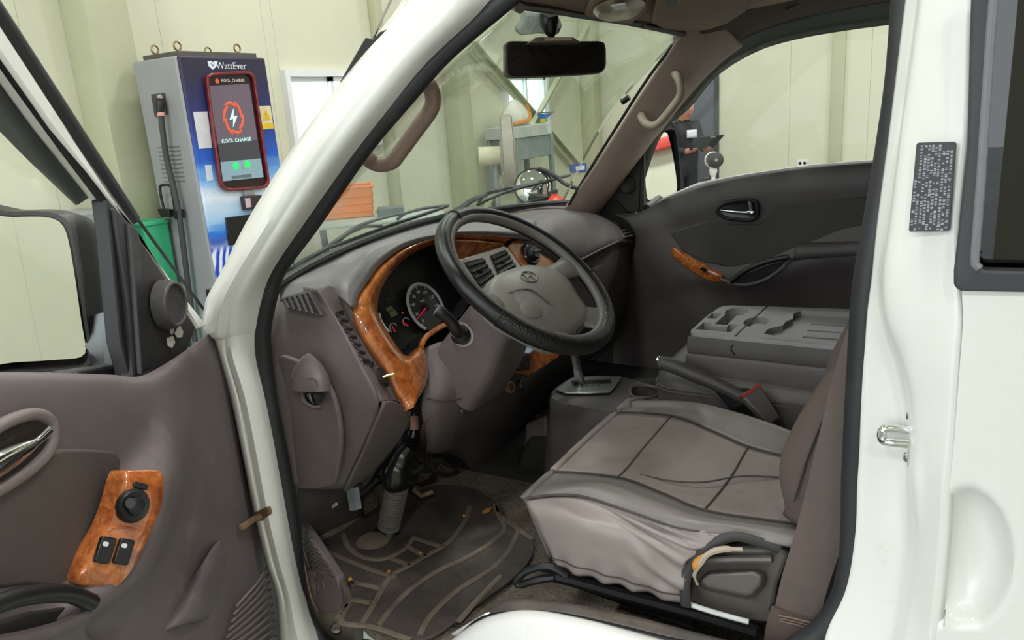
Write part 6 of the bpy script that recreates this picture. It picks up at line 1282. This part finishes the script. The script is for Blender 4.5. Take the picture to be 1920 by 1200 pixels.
# ------------------------------------------------------------------ folding table with crate
tzc = .80; tA = P(648, 415, z=tzc); td_ = V((.75, .66, 0)).normalized(); tn_ = V((td_.y, -td_.x, 0))
tb = empty('folding_table', (tA.x+td_.x*.2, tA.y+td_.y*.2, GZ), 'pale folding table carrying the orange crate, seen through the windscreen', 'table')
tcx = tA+td_*.24-tn_*.10
obj('table_top', MB().prism(loop2(tcx+V((0, 0, -.03)), td_, tn_, rrect(1.0, .5, .03)), (0, 0, .025)), plain('table_pale_green', (176, 188, 178), .5), tb, bevel=.005)
for a in (-.42, .42):
    for b in (-.20, .20): obj('leg', MB().tube([tcx+td_*a+tn_*b+V((0, 0, -.03)), tcx+td_*a*.9+tn_*b*1.1+V((0, 0, GZ-tzc+.0))], .013, 8), plain('table_leg_dark', (70, 74, 74), .5), tb)
    obj('brace', MB().tube([tcx+td_*a*.93+tn_*-.25+V((0, 0, -.5)), tcx+td_*a*.93+tn_*.25+V((0, 0, -.5))], .01, 8), plain('table_brace_dark', (70, 74, 74), .5), tb)
ORC = plain('orange_crate', (240, 130, 6), .5, var=.06); ccx = P(648, 408, z=tzc)-tn_*.10
cr_ = empty('crate', tuple(ccx), 'orange plastic crate on the folding table beyond the windscreen', 'crate')
W2, D2, H2 = .46, .32, .225
obj('crate_floor', MB().prism(loop2(ccx, td_, tn_, rrect(W2-.04, D2-.04, .02)), (0, 0, .01)), ORC, cr_)
for s_ in (-1, 1):
    for ax_, oth, w_, d_ in ((td_, tn_, W2, D2), (tn_, td_, D2, W2)):
        o_ = ccx+oth*(s_*d_/2)
        q = [o_-ax_*(w_/2-.02)-oth*s_*.02, o_+ax_*(w_/2-.02)-oth*s_*.02, o_+ax_*w_/2+V((0, 0, H2)), o_-ax_*w_/2+V((0, 0, H2))]
        wl2 = obj('crate_wall', MB().prism(q, -oth*s_*.008), ORC, cr_, smooth=False)
        for f_ in (.2, .45, .7): obj('crate_rib', MB().tube([q[0].lerp(q[3], f_)+oth*s_*.004, q[1].lerp(q[2], f_)+oth*s_*.004], .005, 6), ORC, wl2)
obj('crate_rim', MB().tube(even([ccx+td_*a*W2/2+tn_*b*D2/2+V((0, 0, H2)) for a, b in ((-1, -1), (1, -1), (1, 1), (-1, 1))], 40, True), .011, 8, closed=True), ORC, cr_)
bxp = P(734, 404, z=tzc)-tn_*.05
tcse = empty('tool_case', tuple(bxp), 'small dark grey tool case on the table right of the orange crate', 'tool case')
obj('case_body', MB().prism(loop2(bxp, td_, tn_, rrect(.20, .16, .015)), (0, 0, .06)), plain('case_dark', (86, 98, 96), .5), tcse, bevel=.006); obj('case_latch', MB().box(bxp-td_*.108+V((0, 0, .035)), (.02, .02, .03)), plain('case_yellow', (222, 176, 60), .5), tcse, bevel=.003)
tubp = P(605, 470, x=-3.3); tub = empty('storage_tub', (tubp.x, tubp.y, GZ), 'pale blue plastic tub under the table with the orange crate', 'tub')
obj('tub_wall', MB().grid([loop2((tubp.x, tubp.y, z_), td_, tn_, rrect(w_, w_*.7, .04)) for z_, w_ in ((GZ+.005, .30), (.20, .36))], cu=True, cap=True), plain('tub_blue', (160, 190, 208), .4), tub, sharp=30); obj('tub_lid', MB().prism(loop2((tubp.x, tubp.y, .20), td_, tn_, rrect(.39, .28, .04)), (0, 0, .025)), plain('tub_lid_blue', (180, 204, 218), .4), tub, bevel=.006)
struct('trim_7', MB().box((FWX+.05, P(741, 360, x=-3.95).y, (GZ+CZ)/2), (.09, .10, CZ-GZ)), STEEL_CREAM, smooth=False, bevel=.004)
struct('trim_8', MB().box((BWX-.15, 2, 3.45), (.12, 14, .16)), plain('red_girder', (206, 60, 52), .5), smooth=False, bevel=.004)
# ------------------------------------------------------------------ far bay: rack, sack, fan, banners
rx0 = -3.45; rk = empty('steel_rack', (rx0, P(1000, 262, x=rx0).y, GZ), 'grey steel work rack under the far window', 'rack')
a0_, a1_ = P(966, 262, x=rx0), P(1036, 262, x=rx0); zt = .5*(a0_.z+a1_.z)+.04; RKM = plain('rack_grey', (140, 150, 148), .45)
obj('rack_top', MB().prism([V((rx0, a0_.y, zt)), V((rx0, a1_.y, zt)), V((rx0-.42, a1_.y, zt)), V((rx0-.42, a0_.y, zt))], (0, 0, .14)), plain('rack_top_pale', (196, 200, 196), .4), rk, bevel=.01)
obj('rack_panel', MB().prism([V((rx0-.02, a0_.y+.08, zt)), V((rx0-.02, a1_.y+.02, zt)), V((rx0-.02, a1_.y+.02, zt-.26)), V((rx0-.02, a0_.y+.08, zt-.26))], (-.38, 0, 0)), RKM, rk, bevel=.008)
for yy in (a0_.y+.08, a1_.y):
    for xx in (rx0-.03, rx0-.40): obj('leg', MB().box((xx, yy, (zt+GZ)/2), (.05, .07, zt-GZ)), RKM, rk, bevel=.004)
obj('shelf', MB().box((rx0-.2, (a0_.y+a1_.y)/2, .1), (.4, a1_.y-a0_.y, .03)), RKM, rk, bevel=.004)
sk0 = V((rx0-.18, P(978, 245, x=rx0-.1).y, zt+.143)); sk1 = empty('sack', tuple(sk0), 'white sack with an orange strap lying on the far rack', 'sack')
obj('sack_body', MB().grid([[sk0+V((cos(2*pi*k/16)*r_*.6, sin(2*pi*k/16)*r_*1.3+z_*.5, z_))*(1+.08*sin(k*3)) if False else sk0+V((cos(2*pi*k/16)*r_*.6*(1+.1*sin(k*3)), sin(2*pi*k/16)*r_*1.3*(1+.1*cos(k*2)), z_)) for k in range(16)] for r_, z_ in ((.20, 0), (.24, .05), (.22, .14), (.12, .24), (.05, .30), (.01, .31))], cu=True, cap=True), plain('sack_white', (224, 222, 208), .7), sk1)
obj('sack_strap', MB().tube(cr([sk0+V((.13, -.26, .03)), sk0+V((.15, -.16, .04)), sk0+V((.16, .05, .06)), sk0+V((.12, .16, .14)), sk0+V((.1, .14, .24))], 24), .022, 6, flat=(1, .4)), plain('strap_orange', (206, 132, 56), .6), sk1)
bn_ = [P(a, b, x=-3.72) for a, b in ((1008, 214), (1036, 212), (1024, 223), (1012, 222))]
bno = empty('banner', tuple(bn_[0]), 'small blue and yellow pennant hanging by the far window', 'banner'); obj('blue_cloth', MB().prism(bn_, (-.01, 0, 0)), plain('banner_blue', (50, 116, 196), .6), bno, smooth=False); obj('yellow_cloth', MB().prism([P(a, b, x=-3.72) for a, b in ((1014, 223), (1024, 223), (1022, 231), (1014, 230))], (-.01, 0, 0)), plain('banner_yellow', (220, 216, 80), .6), bno, smooth=False)
obj('pole', MB().tube([P(1008, 212, x=-3.74), P(1040, 210, x=-3.74)], .008, 6), STEEL, bno)
# big fan seen edge-on
fcn = P(953, 290, x=-2.9); fax = V((.80, .48, .0)).normalized(); fup = EZ; fsd = fax.cross(fup)
fan = empty('drum_fan', (fcn.x, fcn.y, GZ), 'large pale floor fan seen edge-on beside the steel rack', 'fan')
FANM = plain('fan_taupe', (176, 168, 156), .5); RF = .40
rows = [[fcn+fax*h+(fsd*cos(2*pi*k/32)+fup*sin(2*pi*k/32))*RF*s_ for k in range(32)] for h, s_ in ((-.055, .97), (-.05, 1), (.05, 1), (.055, .97))]
obj('shroud', MB().grid(rows, cu=True), FANM, fan, solid=.012)
for h in (-.06, .06):
    for r_ in (.33, .66, .95): obj('guard_ring', MB().tube([fcn+fax*(h+h*.5*(1-r_))+(fsd*cos(2*pi*k/28)+fup*sin(2*pi*k/28))*RF*r_ for k in range(28)], .004, 5, closed=True), FANM, fan)
    for k in range(10): a = 2*pi*k/10; obj('guard_wire', MB().tube([fcn+fax*h*1.5, fcn+fax*h+(fsd*cos(a)+fup*sin(a))*RF*.96], .003, 5), FANM, fan)
obj('motor', MB().tube([fcn-fax*.06, fcn-fax*.30], [.09, .10], 20), plain('motor_cream', (226, 220, 190), .5), fan)
obj('hub', MB().tube([fcn-fax*.05, fcn+fax*.05], .06, 14), FANM, fan)
for k in range(4):
    a = 2*pi*k/4+.3; d_ = fsd*cos(a)+fup*sin(a); e_ = fax*.5+(fup*cos(a)-fsd*sin(a)); obj('blade', MB().prism([fcn+d_*.05-e_*.03, fcn+d_*.05+e_*.03, fcn+d_*.34+e_*.06, fcn+d_*.34-e_*.06], fax*.006), FANM, fan)
obj('stand', MB().tube([fcn-fax*.14, fcn-fax*.14-V((0, 0, fcn.z-GZ))], .025, 10), METALGREY, fan); obj('base', MB().lathe([(.26, 0), (.26, .03), (.08, .06), (.03, .10)], V((fcn.x, fcn.y, GZ))-fax*.14, EZ, 24, cap=True), METALGREY, fan)
# blue board, red bucket
bb = [P(a, b, x=-3.2) for a, b in ((1070, 308), (1100, 306), (1100, 322), (1072, 324))]
bbo = empty('sign_board', (bb[0].x, bb[0].y, GZ), 'blue and white board on a pale stand, half hidden by the far pillar', 'sign')
obj('board', MB().prism(bb, (-.02, 0, 0)), plain('board_blue', (62, 92, 176), .5), bbo, smooth=False); obj('board_panel', MB().prism([p+V((.002, 0, 0)) for p in [P(a, b, x=-3.2) for a, b in ((1079, 312), (1096, 310), (1096, 318), (1080, 320))]], (-.004, 0, 0)), WHT, bbo, smooth=False)
obj('stand', MB().prism([P(a, b, x=-3.21) for a, b in ((1071, 324), (1100, 322), (1100, 420), (1073, 420))], (-.02, 0, 0)), STEEL_CREAM, bbo, smooth=False)
rb = P(1036, 378, x=-2.2); rbo = empty('red_can', tuple(rb), 'red can glimpsed behind the round convex mirror', 'can')
# keep it standing on the garage floor
rb = V((rb.x, rb.y, GZ)); hz = P(1036, 362, x=-2.2).z
rbo.location = rb; RC = plain('can_red', (220, 72, 44), .4)
obj('can_body', MB().lathe([(.0, 0), (.12, 0), (.12, hz-GZ-.06), (.05, hz-GZ-.02), (.05, hz-GZ), (0, hz-GZ)], rb, EZ, 24), RC, rbo); obj('can_cap', MB().lathe([(.055, 0), (.055, .03), (0, .03)], rb+V((0, 0, hz-GZ)), EZ, 16), BLACKPL, rbo)
# ------------------------------------------------------------------ white pole fan by the far wall
pf = P(1337, 300, y=7.2); pfn = V((.45, -.89, .05)).normalized(); pfo = empty('pole_fan', (pf.x, pf.y, GZ), 'white pole fan with a dark round grille by the far wall', 'fan')
WHP = plain('white_plastic', (228, 226, 218), .4); DKG = plain('grille_dark', (64, 62, 56), .5, var=.3, vscale=60)
obj('fan_back', MB().lathe([(.03, -.07), (.08, -.055), (.088, -.01), (.088, .01), (.08, .02)], pf, pfn, 28), WHP, pfo)
obj('grille', MB().lathe([(.082, .012), (.08, .03), (.05, .045), (0, .05)], pf+V((.03, -.02, 0)), pfn, 28), DKG, pfo); obj('grille_cap', MB().lathe([(.018, .048), (.016, .054), (0, .056)], pf+V((.03, -.02, 0)), pfn, 14), METALGREY, pfo)
obj('pole', MB().tube([pf-V((0, 0, .05)), V((pf.x+.015, pf.y, GZ+.03))], .022, 12), WHP, pfo); obj('neck', MB().lathe([(.03, -.05), (.045, 0), (.03, .04)], pf-V((0, 0, .11)), EZ, 14), WHP, pfo); obj('base', MB().lathe([(.2, 0), (.2, .02), (.05, .04), (.02, .06)], V((pf.x, pf.y, GZ)), EZ, 24, cap=True), WHP, pfo)
# ------------------------------------------------------------------ person with a clipboard by the grey door
pb0 = P(1281, 300, y=8.3); pbase = V((pb0.x, pb0.y, GZ)); fw = V((.80, -.60, 0)).normalized(); lt_ = V((-fw.y, fw.x, 0))
def B3(f_, l_, z_): return pbase+fw*f_+lt_*l_+V((0, 0, z_))
vs, es, rs = [], [], []
def jt(p, r_, prev=None):
    vs.append(p); rs.append(r_)
    if prev is not None: es.append((prev, len(vs)-1))
    return len(vs)-1
pel = jt(B3(0, 0, .93), .155); wst = jt(B3(0, 0, 1.08), .15, pel); chs = jt(B3(.0, 0, 1.27), .17, wst); nb = jt(B3(.02, 0, 1.43), .075, chs); nk = jt(B3(.045, 0, 1.49), .058, nb); hd = jt(B3(.075, 0, 1.57), .088, nk); ht = jt(B3(.07, 0, 1.65), .082, hd); jt(B3(.06, 0, 1.69), .05, ht)
jt(B3(.175, 0, 1.565), .016, hd)                      # nose
for s_ in (-1, 1): jt(B3(.06, s_*.088, 1.58), .018, hd)   # ears
for s_ in (-1, 1):
    sh_ = jt(B3(0, s_*.19, 1.38), .075, chs); el = jt(B3(.04, s_*.25, 1.12), .052, sh_); wr_ = jt(B3(.25, s_*.13, 1.10), .036, el); pm = jt(B3(.31, s_*.11, 1.115), .036, wr_)
    for q, dl in enumerate((-.03, -.01, .01, .028)):
        k1 = jt(B3(.36, s_*.10+dl, 1.12), .011, pm); k2 = jt(B3(.385-.004*q, s_*.10+dl*.9, 1.135), .009, k1); jt(B3(.375-.004*q, s_*.095+dl*.8, 1.155), .008, k2)
    th = jt(B3(.325, s_*.06, 1.14), .012, pm); jt(B3(.355, s_*.055, 1.16), .009, th)
    hp = jt(B3(0, s_*.10, .86), .105, pel); kn = jt(B3(.02, s_*.11, .50), .075, hp); an = jt(B3(0, s_*.11, .10), .052, kn); jt(B3(.10, s_*.115, .05), .042, an); jt(B3(-.05, s_*.11, .05), .04, an)
me = bpy.data.meshes.new('person'); me.from_pydata([tuple(v) for v in vs], es, []); po = bpy.data.objects.new('person', me); COL.objects.link(po)
sm_ = po.modifiers.new('skin', 'SKIN'); 
for i, v in enumerate(me.skin_vertices[0].data): v.radius = (rs[i], rs[i]*(1.0)); v.use_root = (i == 0)
po.modifiers.new('sub', 'SUBSURF').levels = 2; bpy.context.view_layer.update(); dg = bpy.context.evaluated_depsgraph_get(); me2 = bpy.data.meshes.new_from_object(po.evaluated_get(dg), depsgraph=dg); po.modifiers.clear(); po.data = me2; bpy.data.meshes.remove(me)
me2.materials.clear()
for m_ in (plain('dark_jacket', (44, 44, 48), .8), plain('dark_trousers', (36, 36, 42), .8), plain('skin_tone', (190, 132, 104), .55), plain('dark_shoes', (28, 28, 30), .5)): me2.materials.append(m_)
for p in me2.polygons:
    p.use_smooth = True; c_ = p.center-pbase; f_ = c_.dot(fw); p.material_index = 3 if c_.z < .09 else 1 if c_.z < .92 else 2 if (c_.z > 1.455 or f_ > .26) else 0
tag(po, 'person in dark clothes with a white chest print, standing and writing on a clipboard', 'person')
hr = pbase+fw*.055+V((0, 0, 1.625))
obj('hair', MB().grid([[hr+fw*(.108*sin(t_)*cos(2*pi*k/18)-.012)+lt_*(.098*sin(t_)*sin(2*pi*k/18))+V((0, 0, .10*cos(t_)-(.05 if cos(2*pi*k/18) < .2 and t_ > 1.5 else 0))) for k in range(18)] for t_ in (.02, .4, .8, 1.2, 1.6)], cu=True), plain('hair_black', (24, 22, 22), .6), po)
for s_ in (-1, 1): obj('eye', MB().lathe([(0, .006), (.006, .004), (.008, 0), (0, -.004)], B3(.158, s_*.032, 1.59), fw, 10), BLK, po)
obj('mouth', MB().tube([B3(.155, -.022, 1.52), B3(.163, 0, 1.518), B3(.155, .022, 1.52)], .005, 6), plain('lips', (150, 84, 76), .5), po)
obj('chest_print', MB().grid([[B3(.178+.0*a, a, z_) for a in (-.07, 0, .07)] for z_ in (1.34, 1.29, 1.25)], 6, 4), WHT, po, solid=.004)
obj('sleeve_band', MB().tube([B3(.03, -.255, 1.27), B3(.035, -.262, 1.22)], .072, 14), plain('band_white', (210, 208, 200), .7), po)
cbp = B3(.455, 0, 1.20); cup_ = (V((0, 0, .55))+fw*.8).normalized(); cb = empty('clipboard', tuple(cbp), 'dark clipboard held open in front of the standing person', 'clipboard')
obj('board', MB().prism(loop2(cbp, lt_, cup_, rrect(.34, .26, .012)), lt_.cross(cup_)*.008), plain('clipboard_dark', (48, 48, 52), .5), cb); obj('clip', MB().box(cbp+cup_*.12+lt_.cross(cup_)*.012, (.08, .02, .012)), STEEL, cb, bevel=.003)
